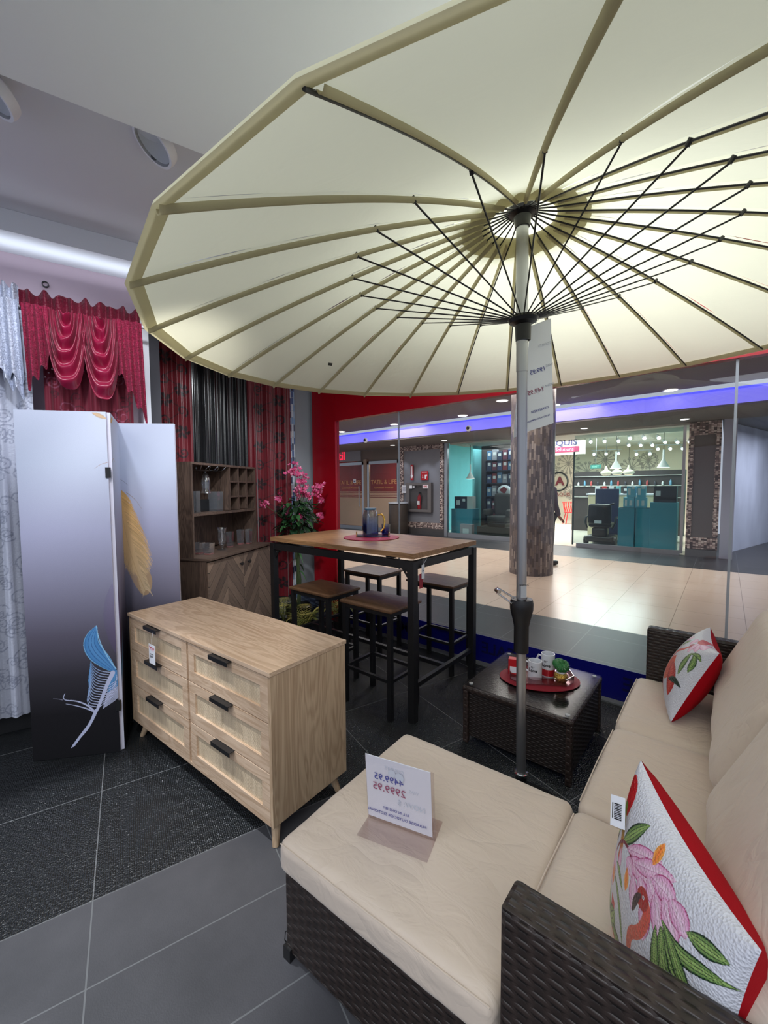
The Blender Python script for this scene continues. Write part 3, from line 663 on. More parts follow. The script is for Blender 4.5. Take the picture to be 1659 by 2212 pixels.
# mural wall with line-drawn dandelions
P_ = Paint(6.7, 3.2, .016, lin((222, 208, 186)))
gr = lin((150, 142, 132))
for cx, cz, s_ in ((1.6, 2.5, .45), (2.4, 2.1, .4), (1.75, 1.2, .3), (3.1, 2.6, .4), (3.4, 2.0, .33), (4.1, 2.2, .4), (4.7, 2.5, .3), (.8, 2.2, .3)):
    for k in range(14):
        a_ = 2 * PI * k / 14; ex_, ez_ = cx + s_ * math.cos(a_), cz + s_ * math.sin(a_)
        P_.stroke([(cx, cz), (ex_, ez_)], .03, .03, gr); P_.disc(ex_, ez_, .06, .06, gr, ring=.5)
    P_.stroke([(cx, cz), (cx + .1, cz - .6), (cx + .3, cz - 1.4)], .035, .035, gr)
PP = np.stack([-7.2 + P_.U, np.full_like(P_.U, 20.0), P_.V], -1)
struct(npgrid('wall_shop_mural', PP, vcol('mural', .7), C=P_.C, flip=False))
# name fascia
sh = thing('shop_name_board', 'pale bulkhead sign with dark blue lettering over a narrow magenta band', 'sign', (-4.6, 14.0, 2.46))
MB().box((0, .05, .34), (2.3, .1, .68)).build('board', mat('board', (190, 182, 170), .7), sh, 0, 0)
text('lettering', 'AQUIS', .24, mat('navy', (40, 46, 84), .5), sh, faceM((.50, -.01, .38), (1, 0, 0), (0, 0, 1)), .01, bold=.006, sx=1.25)
MB().box((.3, -.01, .17), (1.38, .02, .17)).build('band', mat('magenta', (140, 30, 72), .6), sh, 0, 0)
text('band_lettering', 'Solutions', .15, mat('pink_l', (226, 170, 190), .5), sh, faceM((.55, -.03, .17), (1, 0, 0), (0, 0, 1)), .002)
lg = thing('round_wall_logo', 'round black and red emblem on the cream mural wall', 'sign', (-6.0, 19.93, 1.1), 0)
MB().tube([(.40 * math.cos(a), 0, .58 + .42 * math.sin(a)) for a in np.linspace(0, 2 * PI, 33)[:-1]], .035, 8, closed=True).build('ring', M['black_plastic'], lg)
text('letter', 'A', .55, mat('logo_red', (120, 30, 40), .5), lg, faceM((.05, -.01, .58), (1, 0, 0), (0, 0, 1)), .01, bold=.02)
text('letter', 'F', .5, M['black_plastic'], lg, faceM((-.45, -.01, .62), (1, 0, 0), (0, 0, 1)), .01, bold=.02)
text('caption', 'AQUIS', .22, mat('logo_red2', (150, 60, 60), .5), lg, faceM((.2, -.01, -.02), (1, 0, 0), (0, 0, 1)), .01)
# track lights
tl_e = emis('spot_glow', (255, 252, 244), 14.0)
def track(x, y, z, n, ang, lab):
    t = thing('track_light', lab, 'ceiling light', (x, y, z), ang)
    L_ = .45 * (n - 1) + .2
    MB().box((0, 0, .18), (L_, .035, .035)).build('rail', M['white_paint'], t, 0, 0); MB().box((0, 0, (.18 + 3.15 - z) / 2 + .01), (.02, .02, 3.15 - z - .18)).build('hanger', M['white_paint'], t, 0, 0)
    for k in range(n):
        xx = -L_ / 2 + .1 + .45 * k
        b = MB(); b.cyl((xx, 0, .17), (xx, 0, .09), .012).cyl((xx, .03, .1), (xx, -.06, .02), .045, .06, 14)
        h = b.build('lamp_head', M['white_paint'], t)
        MB().lathe([(0, -.05), (.035, -.035), (.05, 0), (.035, .035), (0, .05)], n=12, m=T(xx, -.075, .0)).build('bulb', tl_e, h)
for i, (x, y, z, n, a_, w) in enumerate(((-4.1, 13.7, 2.98, 3, .35, 'over the shop name board'), (-2.86, 13.8, 3.0, 2, .3, 'left of the first cone pendant'), (-3.37, 16.2, 3.0, 3, .5, 'behind the first cone pendant'),
        (-2.16, 16.0, 3.0, 3, .6, 'long one centre of the shop ceiling'), (-2.6, 18.4, 2.98, 3, .7, 'small one deeper in the centre'), (-1.45, 18.3, 3.0, 3, .7, 'rightmost near the teal wall'),
        (-1.75, 19.4, 2.86, 3, .6, 'deep one right of centre'), (-3.9, 19.2, 2.78, 3, .2, 'far one above the mural'), (-2.6, 19.3, 2.7, 2, .2, 'lowest far one above the counter'))):
    track(x, y, z, n, a_, 'white track spotlights on the shop ceiling, ' + w)
def pend(x, y, z, lab, cone=True):
    t = thing('pendant_lamp', lab, 'pendant lamp', (x, y, z))
    if cone:
        MB().lathe([(.14, 0), (.13, .0), (.02, .2), (.02, .42), (0, .42)], n=24).build('shade', mat('pendant_white', (226, 224, 220), .5), t)
        MB().lathe([(0, -.01), (.13, .0)], n=24).build('bulb', emis('pendant_glow', (255, 250, 240), 6), t)
    else:
        MB().lathe([(0, 0), (.09, 0), (.14, .05), (.13, .09), (.05, .14), (.015, .25), (0, .26)], n=24).build('shade', mat('bowl_cream', (236, 224, 202), .5), t)
        MB().lathe([(0, -.004), (.085, -.002)], n=20).build('bulb', emis('bowl_glow', (255, 214, 150), 5), t)
    MB().tube([(0, 0, .2), (0, 0, 3.15 - z if cone else 3.15 - z)], .006 if cone else .004, 6).build('cord', M['black_metal'], t)
pend(-2.15, 11.7, 1.88, 'white cone pendant lamp with black cord, left one in the shop'); pend(-1.16, 11.7, 1.87, 'white cone pendant lamp with black cord, right one in the shop')
pend(-5.8, 10.95, 1.68, 'white cone pendant lamp in the left glass display')
for x, w in ((-2.55, 'left'), (-2.28, 'middle'), (-2.01, 'right')): pend(x, 12.6, 1.74, 'cream bowl pendant lamp, %s one of three over the counter' % w, False)
# display furniture
TEAL = mat('teal_pedestal', (58, 142, 166), .45); TEAL2 = mat('teal_pedestal2', (74, 156, 178), .45)
def ped(x0, x1, y0, y1, h, lab, mt, mark=False):
    t = thing('display_pedestal', lab, 'pedestal', ((x0 + x1) / 2, (y0 + y1) / 2, 0))
    MB().box((0, 0, h / 2 + .01), (x1 - x0, y1 - y0, h - .02)).build('body', mt, t, .006, 0)
    MB().box((0, 0, h - .006), (x1 - x0 + .006, y1 - y0 + .006, .012)).build('top', mt, t, .003, 0)
    if mark:
        MB().tube([(.12 + .05 * math.cos(a), -(y1 - y0) / 2 - .002, h - .2 + .05 * math.sin(a)) for a in np.linspace(0, 2 * PI, 17)[:-1]], .006, 6, closed=True).build('emblem', mat('teal_dark', (24, 84, 106), .5), t)
        text('lettering', 'SUNMED', .075, mat('teal_dark2', (30, 92, 114), .5), t, faceM((-.1, -(y1 - y0) / 2 - .003, h - .2), (1, 0, 0), (0, 0, 1)), .001)
ped(-6.32, -5.62, 10.75, 11.15, .80, 'teal display pedestal in the left glass display under two boxes', TEAL2)
ped(-1.93, -1.60, 10.9, 11.3, .93, 'narrow teal pedestal beside the black scooter', TEAL)
ped(-1.59, -1.30, 10.95, 11.35, .93, 'teal pedestal carrying the light blue boxes, middle of three', TEAL2)
ped(-1.29, -.80, 10.8, 11.2, 1.07, 'largest teal pedestal with a small emblem, right of the blue boxes', TEAL2, False)
def carton(x, y, z, w, d, h, c, lab, spots=(), grp=None, name='product_box'):
    t = thing(name, lab, 'box', (x, y, z), 0, grp)
    MB().box((0, 0, h / 2), (w, d, h)).build('carton', mat('carton', c, .5), t, .003, 0)
    b = MB()
    for sx_, sz_, sw, sh_ in spots: b.box((sx_ * w, -d / 2 - .001, sz_ * h), (sw * w, .003, sh_ * h))
    if spots: b.build('print', mat('carton_print', spots_c[0], .5), t, 0, 0)
spots_c = [(235, 235, 238)]
LB = (120, 196, 222)
for x, z, w in ((-1.70, 1.18, 'upper left'), (-1.50, 1.18, 'upper right')): carton(x, 11.1, z, .17, .17, .25, LB, 'light blue and white box, %s of four on the pedestal' % w, ((-.2, .5, .3, .6), (.25, .85, .4, .2)), 'light blue boxes on the teal pedestal')
for x, z, w in ((-1.74, .932, 'lower left'), (-1.50, .932, 'lower right')): carton(x, 11.1, z, .22, .18, .245, LB, 'light blue and white box, %s of four on the pedestal' % w, ((-.25, .45, .2, .6), (.2, .45, .25, .5)), 'light blue boxes on the teal pedestal')
carton(-6.06, 10.95, .802, .42, .2, .36, (40, 46, 70), 'dark blue printed box on the teal pedestal, left one', ((-.2, .5, .3, .4), (.25, .7, .2, .2)))
carton(-5.76, 10.95, .802, .18, .2, .36, (206, 206, 204), 'pale grey printed box on the teal pedestal, right one', ())
carton(-5.72, 10.62, .012, .38, .16, .36, (186, 176, 184), 'white and grey product box with handle standing on the display floor', ((0, .4, .5, .5),))
carton(-1.03, 11.0, 1.072, .42, .26, .36, (34, 34, 48), 'large black product box on the tallest teal pedestal', ((-.3, .55, .22, .3),))
# shelf with packages behind the left display
sf = thing('display_shelf', 'tall dark display shelf filled with packages behind the left display glass', 'shelf', (-5.02, 11.35, 0))
b = MB(); b.box((-.42, 0, 1.1), (.03, .3, 2.2)); b.box((.42, 0, 1.1), (.03, .3, 2.2)); b.box((0, .14, 1.1), (.84, .02, 2.2)); b.build('case', mat('shelf_dark', (44, 44, 56), .5), sf, 0, 0)
for z in (.4, .78, 1.16, 1.54, 1.9, 2.2): MB().box((0, 0, z), (.82, .3, .025)).build('shelf', mat('shelf_dark2', (50, 54, 74), .5), sf, 0, 0)
cc = [(70, 84, 128), (120, 64, 82), (60, 70, 100), (170, 168, 180), (90, 130, 170), (150, 60, 66)]
ps = ['leftmost', 'second from left', 'third from left', 'fourth from left', 'rightmost']
k = 0
for zi, (z, rn) in enumerate(((.415, 'lowest row'), (.795, 'second row'), (1.175, 'third row'), (1.555, 'fourth row'), (1.915, 'row below the top'), (2.215, 'top row'))):
    for j in range(5):
        carton(-5.34 + .16 * j, 11.3, z, .14, .14, .24 + .03 * ((k * 7) % 3), cc[(k * 5 + zi) % 6], 'small package on the dark shelf, %s, %s' % (rn, ps[j]), ((0, .6, .6, .3),), 'packages on the dark display shelf', 'package'); k += 1
# hanging cushions beside the shelf
for z, w in ((1.15, 'upper'), (.8, 'lower')):
    t = thing('printed_bag', 'white bag with red and blue print hanging in the display, %s one' % w, 'bag', (-4.82, 11.12, z))
    MB().lathe([(0, -.04), (.1, -.03), (.17, 0), (.1, .03), (0, .04)], n=20, m=Matrix.Rotation(PI / 2, 4, 'X'), sx=1.25).build('bag', M['white_paint'], t, 0, 180, m=T(0, 0, .17))
    MB().poly([(-.14, -.045, .2), (.02, -.045, .08), (.1, -.045, .22), (0, -.045, .3)]).poly([(-.05, -.046, .05), (.1, -.046, .1), (.05, -.046, .02)]).build('print', mat('bag_red', (150, 30, 44), .5), t, 0, 0)
# dark arm chair in the display
def rbox(sx, sy, sz, r, n=14, puff=0, seed=0, wr=0.0, top=None):
    V = []; Fc = []; g = np.linspace(-1, 1, n + 1)
    h = np.array([sx, sy, sz]) / 2; r = min(r, *(h * .99))
    for ax in range(3):
        for sgn_ in (-1, 1):
            base = len(V)
            for a in g:
                for b in g:
                    p = np.zeros(3); p[ax] = sgn_; p[(ax + 1) % 3] = a; p[(ax + 2) % 3] = b
                    q = p * h; inn = np.clip(q, -(h - r), h - r); d = q - inn; nrm = np.linalg.norm(d)
                    if nrm > 1e-9: q = inn + d / nrm * r
                    if puff: q[2] += puff * np.sign(p[2]) * (abs(p[2]) ** 2) * (1 - p[0] ** 2) * (1 - p[1] ** 2)
                    if wr:
                        nn = noise.noise(Vector((q[0] * 5 + seed, q[1] * 9, q[2] * 5))) + .5 * noise.noise(Vector((q[0] * 18 + seed, q[1] * 7, q[2] * 9)))
                        q = q * (1 + 0) + np.array([0, 0, 1.0]) * nn * wr * (1 if p[2] > -.9 else 0)
                    V.append(q)
            for i in range(n):
                for j in range(n):
                    a0 = base + i * (n + 1) + j; f = [a0, a0 + 1, a0 + n + 2, a0 + n + 1]
                    Fc.append(f if sgn_ < 0 else f[::-1])
    b = MB(); vs = [b.bm.verts.new(v) for v in V]
    for f in Fc: b.face([vs[i] for i in f])
    bmesh.ops.remove_doubles(b.bm, verts=b.bm.verts, dist=1e-5)
    return b
DG = mat('chair_grey', (62, 58, 56), .7, bump=.2, bscale=20)
ac = thing('armchair', 'dark grey padded armchair in the left glass display', 'armchair', (-4.8, 10.75, .35), 0)
rbox(.55, .5, .2, .06, 6).build('seat', DG, ac, 0, 180, m=T(0, 0, .2)); rbox(.5, .18, .62, .08, 6).build('backrest', DG, ac, 0, 180, m=T(0, .24, .6))
for s_ in (-1, 1): rbox(.14, .5, .2, .06, 6).build('armrest', DG, ac, 0, 180, m=T(.33 * s_, 0, .38))
MB().box((0, 0, .05), (.5, .42, .1)).build('base', M['black_plastic'], ac, .01, 0)
pl = thing('display_platform', 'low dark platform under the grey armchair', 'platform', (-4.85, 10.8, 0)); MB().box((0, 0, .17), (1.0, .6, .34)).build('body', mat('platform', (66, 62, 62), .5), pl, .005, 0)
MB().box((0, -.305, .17), (.9, .01, .02)).build('seam_line', M['black_plastic'], pl, 0, 0)
# scooter
sc = thing('mobility_scooter', 'black mobility scooter seen from behind at the shop doorway', 'scooter', (-2.33, 11.15, 0), 0)
BK = mat('scooter_black', (30, 30, 36), .3); BK2 = mat('scooter_grey', (54, 54, 66), .6)
rbox(.62, .8, .16, .06, 8).build('chassis', BK, sc, 0, 180, m=T(0, .1, .16)); rbox(.5, .5, .13, .05, 8).build('seat', BK, sc, 0, 180, m=T(0, 0, .5)); rbox(.5, .12, .5, .05, 8).build('backrest', BK, sc, 0, 180, m=T(0, -.22, .76))
rbox(.34, .3, .22, .05, 6).build('rear_cover', BK, sc, 0, 180, m=T(0, -.1, .33))
for s_ in (-1, 1):
    MB().tube([(.27 * s_, -.2, .42), (.33 * s_, -.2, .55), (.33 * s_, -.1, .68), (.33 * s_, .2, .68)], .022).build('armrest', BK, sc)
    MB().cyl((.27 * s_, -.12, .11), (.35 * s_, -.12, .11), .11, n=20).build('wheel', M['black_plastic'], sc); MB().cyl((.24 * s_, .5, .1), (.3 * s_, .5, .1), .1, n=20).build('wheel', M['black_plastic'], sc)
MB().tube([(0, .55, .25), (0, .45, .95), (-.2, .4, 1.0), (0, .45, .95), (.2, .4, 1.0)], .02).build('tiller', BK, sc)
MB().box((-.02, -.285, .58), (.16, .004, .07)).build('label_plate', M['white_paper'], sc, 0, 0)
pn = thing('advertising_board', 'dark blue framed display panel standing behind the scooter', 'panel', (-2.38, 11.95, 0)); MB().box((0, 0, .72), (.55, .05, 1.3)).build('panel', mat('panel_blue', (44, 54, 84), .4), pn, .005, 0); MB().box((0, 0, .04), (.4, .2, .06)).build('foot', M['black_plastic'], pn, 0, 0)
# counter and wall cabinets
ct = thing('shop_counter', 'long cream counter below the bowl pendants', 'counter', (-2.0, 12.7, 0)); MB().box((0, 0, .6), (1.9, .5, 1.2)).build('body', mat('counter_cream', (214, 204, 170), .6), ct, 0, 0); MB().box((0, 0, 1.22), (2.0, .56, .04)).build('top', M['white_paint'], ct, 0, 0)
for k in range(6):
    carton(-2.75 + .17 * k, 12.6, 1.24, .11, .08, .2, [(225, 225, 230), (190, 60, 60), (220, 220, 226), (120, 190, 196), (60, 60, 66), (210, 200, 200)][k], 'small product pack on the cream counter, number %s from the left' % ['one', 'two', 'three', 'four', 'five', 'six'][k], ((0, .5, .6, .3),), 'packs on the cream counter', 'product_pack')
wc = thing('back_display_case', 'long dark display cabinet along the back of the shop', 'cabinet', (-2.4, 14.6, 0)); MB().box((0, 0, .95), (3.0, .4, 1.9)).build('case', mat('case_dark', (54, 46, 46), .5), wc, 0, 0)
for z in (1.1, 1.45, 1.75): MB().box((0, -.23, z), (2.9, .06, .02)).build('shelf', mat('shelf_pale', (190, 190, 186), .5), wc, 0, 0)  # pale shelf boards on the dark case
for k in range(14):
    x = -3.7 + .19 * k; t = thing('bottle', 'small bottle on the back display cabinet, %s' % ['leftmost of the row', 'second from the left', 'third from the left', 'fourth from the left', 'fifth from the left', 'sixth from the left', 'seventh from the left', 'seventh from the right', 'sixth from the right', 'fifth from the right', 'fourth from the right', 'third from the right', 'second from the right', 'rightmost of the row'][k], 'bottle', (x, 14.34, 1.46), 0, 'bottles on the back display cabinet')
    h = .12 + .05 * ((k * 3) % 4) / 3; MB().lathe([(0, 0), (.03, 0), (.03, h * .7), (.012, h * .85), (.012, h), (0, h)], n=12).build('body', mat('btl', [(210, 210, 214), (90, 140, 170), (180, 80, 80), (60, 60, 70)][k % 4], .3), t)
exs = thing('exit_sign', 'small green EXIT sign hanging under the bulkhead', 'sign', (-3.1, 13.9, 1.98)); MB().box((0, 0, .06), (.3, .03, .12)).build('plate', mat('exit_green', (50, 120, 110), .5), exs, 0, 0); text('lettering', 'EXIT', .09, mat('exit_l', (150, 210, 190), .5), exs, faceM((0, -.018, .06), (1, 0, 0), (0, 0, 1)), .001); MB().tube([(0, 0, .12), (0, 0, 1.17)], .008, 6).build('rod', M['alu'], exs)
# red chair
rc = thing('lattice_chair', 'bright red lattice-back chair standing on the shop floor', 'chair', (-4.55, 16.7, 0), .5)
RD = mat('chair_red', (206, 34, 36), .35)
for sx_, sy_ in ((-.2, -.2), (.2, -.2), (-.2, .2), (.2, .2)): MB().tube([(sx_ * 1.2, sy_ * 1.2, 0), (sx_ * .8, sy_ * .8, .44)], .018, 8).build('leg', RD, rc)
MB().box((0, 0, .45), (.44, .42, .03)).build('seat', RD, rc, .01, 0)
b = MB()
for a_ in np.linspace(-1.1, 1.1, 7): b.tube([(.23 * math.sin(a_), .24 * math.cos(a_) * .5 + .12, .46), (.27 * math.sin(a_ + .25), .25 * math.cos(a_) * .5 + .14, .84)], .011, 6); b.tube([(.23 * math.sin(a_), .24 * math.cos(a_) * .5 + .12, .46), (.27 * math.sin(a_ - .25), .25 * math.cos(a_) * .5 + .14, .84)], .011, 6)
b.tube([(.3 * math.sin(a_), .25 * math.cos(a_) * .5 + .14, .84) for a_ in np.linspace(-1.4, 1.4, 12)], .014, 8); b.build('backrest', RD, rc)
dk = thing('dark_desk', 'dark desk in front of the seated person', 'desk', (-3.85, 17.2, 0)); MB().box((0, 0, .73), (.7, .6, .04)).build('top', M['black_plastic'], dk, .004, 0)
for sx_ in (-.3, .3): MB().box((sx_, 0, .355), (.04, .5, .71)).build('leg', M['black_plastic'], dk, 0, 0)

# ---- people
def skinmesh(name, joints, edges, mt, parent, sub=2):
    me = bpy.data.meshes.new(name); me.from_pydata([j[:3] for j in joints], edges, []); me.materials.append(mt)
    o = bpy.data.objects.new(name, me); COL.objects.link(o); o.parent = parent
    sk = o.modifiers.new('skin', 'SKIN'); sk.use_smooth_shade = True
    for i, j in enumerate(joints):
        v = me.skin_vertices[0].data[i]; r = j[3]; v.radius = r if isinstance(r, tuple) else (r, r); v.use_root = (i == 0)
    s_ = o.modifiers.new('sub', 'SUBSURF'); s_.levels = sub; s_.render_levels = sub
    return o
SK = mat('skin', (150, 104, 80), .6); HR = mat('hair_dark', (20, 18, 18), .6)
def person(loc, rz, lab, sitting, top, trousers, shoes):
    t = thing('person', lab, 'person', loc, rz)
    hz = .46 if sitting else .93
    ch = hz + .38; nk = hz + .55; hd = hz + .72
    kn = (.10, -.44, .46) if sitting else (.10, -.02, .50); an = (.10, -.42, .09) if sitting else (.11, .01, .09)
    el = (.25, -.05, hz + .22) if sitting else (.24, .02, hz + .2); wr_ = (.14, -.33, hz + .26) if sitting else (.22, -.1, hz - .04)
    J = [(0, 0, hz, (.13, .10)), (0, 0, hz + .2, (.12, .09)), (0, 0, ch, (.15, .10)), (0, 0, nk, (.05, .05)), (0, -.01, hd - .06, (.07, .085)), (0, -.01, hd + .06, (.075, .09)), (0, 0, hd + .12, (.05, .06))]
    E_ = [(0, 1), (1, 2), (2, 3), (3, 4), (4, 5), (5, 6)]
    for s_ in (1, -1):
        b0 = len(J); J += [(s_ * .18, 0, ch + .08, .05), (s_ * el[0], el[1], el[2], .038), (s_ * wr_[0], wr_[1], wr_[2], .024), (s_ * wr_[0], wr_[1] - .05, wr_[2] - .04, (.034, .016))]
        E_ += [(2, b0), (b0, b0 + 1), (b0 + 1, b0 + 2), (b0 + 2, b0 + 3)]
        for q in range(4):
            c = len(J); ox = (q - 1.5) * .017
            J += [(s_ * wr_[0] + ox, wr_[1] - .085, wr_[2] - .075, .009), (s_ * wr_[0] + ox, wr_[1] - .095, wr_[2] - .115 + .006 * abs(q - 1.5), .0075)]; E_ += [(b0 + 3, c), (c, c + 1)]
        c = len(J); J += [(s_ * wr_[0] - s_ * .045, wr_[1] - .06, wr_[2] - .05, .0095), (s_ * wr_[0] - s_ * .055, wr_[1] - .08, wr_[2] - .08, .0085)]; E_ += [(b0 + 3, c), (c, c + 1)]
        b1 = len(J); J += [(s_ * .09, -.01, hz - .04, .085), (s_ * kn[0], kn[1], kn[2], .055), (s_ * an[0], an[1], an[2], .036), (s_ * an[0], an[1] - .12, .05, (.045, .03))]
        E_ += [(0, b1), (b1, b1 + 1), (b1 + 1, b1 + 2), (b1 + 2, b1 + 3)]
    skinmesh('body', J, E_, SK, t, 1)
    MB().lathe([(0, -.02), (.016, 0), (.008, .035), (0, .045)], c=(0, -.105, hd), n=8).build('nose', SK, t)
    b = MB()
    for s_ in (1, -1): b.lathe([(0, -.008), (.01, 0), (0, .008)], c=(s_ * .03, -.093, hd + .04), n=8)
    b.box((0, -.095, hd - .045), (.04, .006, .006)); b.build('eyes_mouth', HR, t)
    for s_ in (1, -1): MB().lathe([(0, -.03), (.012, -.01), (.014, .015), (0, .03)], c=(s_ * .083, 0, hd + .02), n=8).build('ear', SK, t)
    MB().lathe([(.088, -.04), (.096, .02), (.09, .08), (.06, .125), (0, .145)], c=(0, .012, hd + .02), n=18, sy=1.12).build('hair', HR, t, 0, 180)
    # clothing
    J2 = [(0, 0, hz - .02, (.15, .115)), (0, 0, hz + .2, (.145, .11)), (0, 0, ch, (.17, .12)), (0, 0, nk - .04, (.07, .07))]; E2 = [(0, 1), (1, 2), (2, 3)]
    for s_ in (1, -1):
        b0 = len(J2); J2 += [(s_ * .18, 0, ch + .07, .07), (s_ * el[0], el[1], el[2], .055), (s_ * wr_[0], wr_[1], wr_[2] + .01, .04)]; E2 += [(2, b0), (b0, b0 + 1), (b0 + 1, b0 + 2)]
    skinmesh('jacket', J2, E2, top, t, 1)
    J3 = [(0, 0, hz, (.15, .12))]; E3 = []
    for s_ in (1, -1):
        b0 = len(J3); J3 += [(s_ * .09, -.01, hz - .05, .1), (s_ * kn[0], kn[1], kn[2], .072), (s_ * an[0], an[1], an[2] + .01, .055)]; E3 += [(0, b0), (b0, b0 + 1), (b0 + 1, b0 + 2)]
    skinmesh('trousers', J3, E3, trousers, t, 1)
    for s_ in (1, -1): rbox(.09, .26, .09, .035, 5).build('shoe', shoes, t, 0, 180, m=T(s_ * an[0], an[1] - .06, .047))
person((-2.52, 7.66, 0), 2.6, 'person in grey purple top and dark trousers standing half hidden behind the round column', False, mat('top_grey', (78, 70, 84), .8), mat('tr_dark', (40, 42, 52), .8), M['black_plastic'])
person((-4.5, 17.8, 0), .5, 'person in black jacket sitting at the desk beside the red chair', True, mat('jacket_black', (22, 24, 28), .7), mat('tr_black', (24, 24, 28), .8), M['black_plastic'])
sto = thing('stool_seat', 'low dark stool under the seated person', 'stool', (-4.45, 17.77, 0)); MB().cyl((0, 0, .34), (0, 0, .37), .17).build('seat', M['black_plastic'], sto); MB().cyl((0, 0, .0), (0, 0, .34), .03).build('column', M['black_plastic'], sto); MB().cyl((0, 0, 0), (0, 0, .02), .15).build('base', M['black_plastic'], sto)
# ================================================================= dresser
DA = math.atan2(.054, 1.282)
dr = thing('dresser', 'light oak dresser with six cane-fronted drawers and black handles', 'dresser', (-1.952, .865, 0), DA)
# local: x -.641...641, front y=0 (towards -y), back y=.418
WD, DD, TZ = 1.283, .418, .723
b = MB(); b.box((0, DD / 2, TZ - .009), (WD + .006, DD + .012, .018)); b.build('top', M['oak'], dr, .0015, 0)
for s_ in (-1, 1): MB().box((s_ * (WD / 2 - .008), DD / 2, (TZ + .098) / 2 - .009), (.016, DD, TZ - .116)).build('side_panel', M['oak_v'], dr, .001, 0)
b = MB(); b.box((0, DD / 2, .105), (WD - .034, DD, .014)); b.box((0, DD - .006, .4), (WD - .034, .008, .58)); b.box((.013, DD / 2, .4), (.014, DD - .03, .59)); b.build('carcass', M['oak'], dr, 0, 0)
def cane_mat():
    m, nt, b = new('cane_weave'); M_ = mathn(nt); tc = N(nt, 'ShaderNodeTexCoord'); sp = N(nt, 'ShaderNodeSeparateXYZ'); L(nt, tc.outputs['UV'], sp.inputs[0])
    n = N(nt, 'ShaderNodeTexNoise', i_Scale=60.0, i_Detail=4.0); mp = N(nt, 'ShaderNodeMapping'); mp.inputs['Scale'].default_value = (1, .15, 1); L(nt, tc.outputs['UV'], mp.inputs[0]); L(nt, mp.outputs[0], n.inputs['Vector'])
    a = M_('SINE', M_('MULTIPLY', sp.outputs['X'], 2 * PI / .0058)); c = M_('SINE', M_('MULTIPLY', sp.outputs['Y'], 2 * PI / .0058))
    h = M_('ADD', M_('MULTIPLY', M_('MULTIPLY', a, c), .5), M_('MULTIPLY', M_('MAXIMUM', a, c), .35))
    f = M_('ADD', M_('MULTIPLY_ADD', h, .28, .55), M_('MULTIPLY', M_('SUBTRACT', n.outputs['Fac'], .5), .9))
    mx = N(nt, 'ShaderNodeMix', data_type='RGBA'); mx.inputs['A'].default_value = (*lin((150, 126, 96)), 1); mx.inputs['B'].default_value = (*lin((232, 212, 182)), 1)
    L(nt, f, mx.inputs['Factor']); L(nt, mx.outputs['Result'], b.inputs['Base Color']); b.inputs['Roughness'].default_value = .7
    bp = N(nt, 'ShaderNodeBump', i_Strength=.7, i_Distance=.002); L(nt, h, bp.inputs['Height']); L(nt, bp.outputs[0], b.inputs['Normal']); return m
CANE = cane_mat()
zr = [(.516, .700), (.316, .512), (.113, .312)]
for x0, x1, hx, hw in ((-.622, .004, -.327, .145), (.022, .625, .315, .145)):
    for zi, (z0, z1) in enumerate(zr):
        b = MB(); w = x1 - x0; cx = (x0 + x1) / 2; h = z1 - z0; fx = .05; ft = .046
        b.box((cx, .008, z1 - ft / 2), (w, .016, ft)); b.box((cx, .008, z0 + .052 / 2), (w, .016, .052))
        b.box((x0 + fx / 2, .008, (z0 + z1) / 2 + .003), (fx, .016, h - ft - .052)); b.box((x1 - fx / 2, .008, (z0 + z1) / 2 + .003), (fx, .016, h - ft - .052))
        d = b.build('drawer', M['oak'], dr, .0012, 0)
        MB().box((cx, .011, (z0 + z1) / 2), (w - 2 * fx + .004, .004, h - .09)).build('cane_panel', CANE, d, 0, 0)
        b = MB(); b.box((hx, -.012, z1 + .001), (hw, .026, .003)); b.box((hx, -.024, z1 - .007), (hw, .003, .018)); b.build('handle', M['black_metal'], d, 0, 0)
for x, y, dx, dy in ((-.55, .05, -.05, -.02), (.60, .045, .02, -.02), (-.55, .37, -.05, .02), (.58, .37, .035, .02)):
    MB().cyl((x, y, .1), (x + dx, y + dy, 0), .021, .013, 20).build('leg', M['oak_v'], dr)
tg = thing('price_tag', 'white Thank you tag hanging from the top left drawer handle', 'tag', (-1.952 - .275, .865 - .047, .53), DA)
MB().box((0, 0, .05), (.066, .0015, .1)).build('card', M['white_paper'], tg, 0, 0)
text('lettering', 'Thank you', .0135, mat('tag_red', (200, 40, 70), .5), tg, faceM((0, -.0015, .085), (1, 0, 0), (0, 0, 1)), .0002)
MB().box((0, -.001, .076), (.05, .0006, .0015)).box((0, -.001, .071), (.044, .0006, .001)).build('rule', mat('tag_red2', (220, 110, 130), .5), tg, 0, 0)
text('lettering', '$1,999.95', .009, M['black_plastic'], tg, faceM((0, -.0015, .05), (1, 0, 0), (0, 0, 1)), .0002)
b = MB(); b.box((-.004, -.001, .041), (.04, .0006, .002)); b.box((-.006, -.001, .036), (.034, .0006, .003)); b.box((-.014, -.001, .031), (.02, .0006, .0015)); b.build('print', M['black_plastic'], tg, 0, 0)
MB().tube([(0, 0, .096), (.01, -.004, .13), (.02, .0, .168)], .0008, 5).build('string', M['white_paper'], tg)

# ================================================================= bar cabinet
CA = math.atan2(.89, -.456)      # direction of its front, left to right
bc = thing('bar_cabinet', 'dark wood bar cabinet with bottle cubbies above chevron doors', 'cabinet', (-2.967, 1.496, 0), CA)
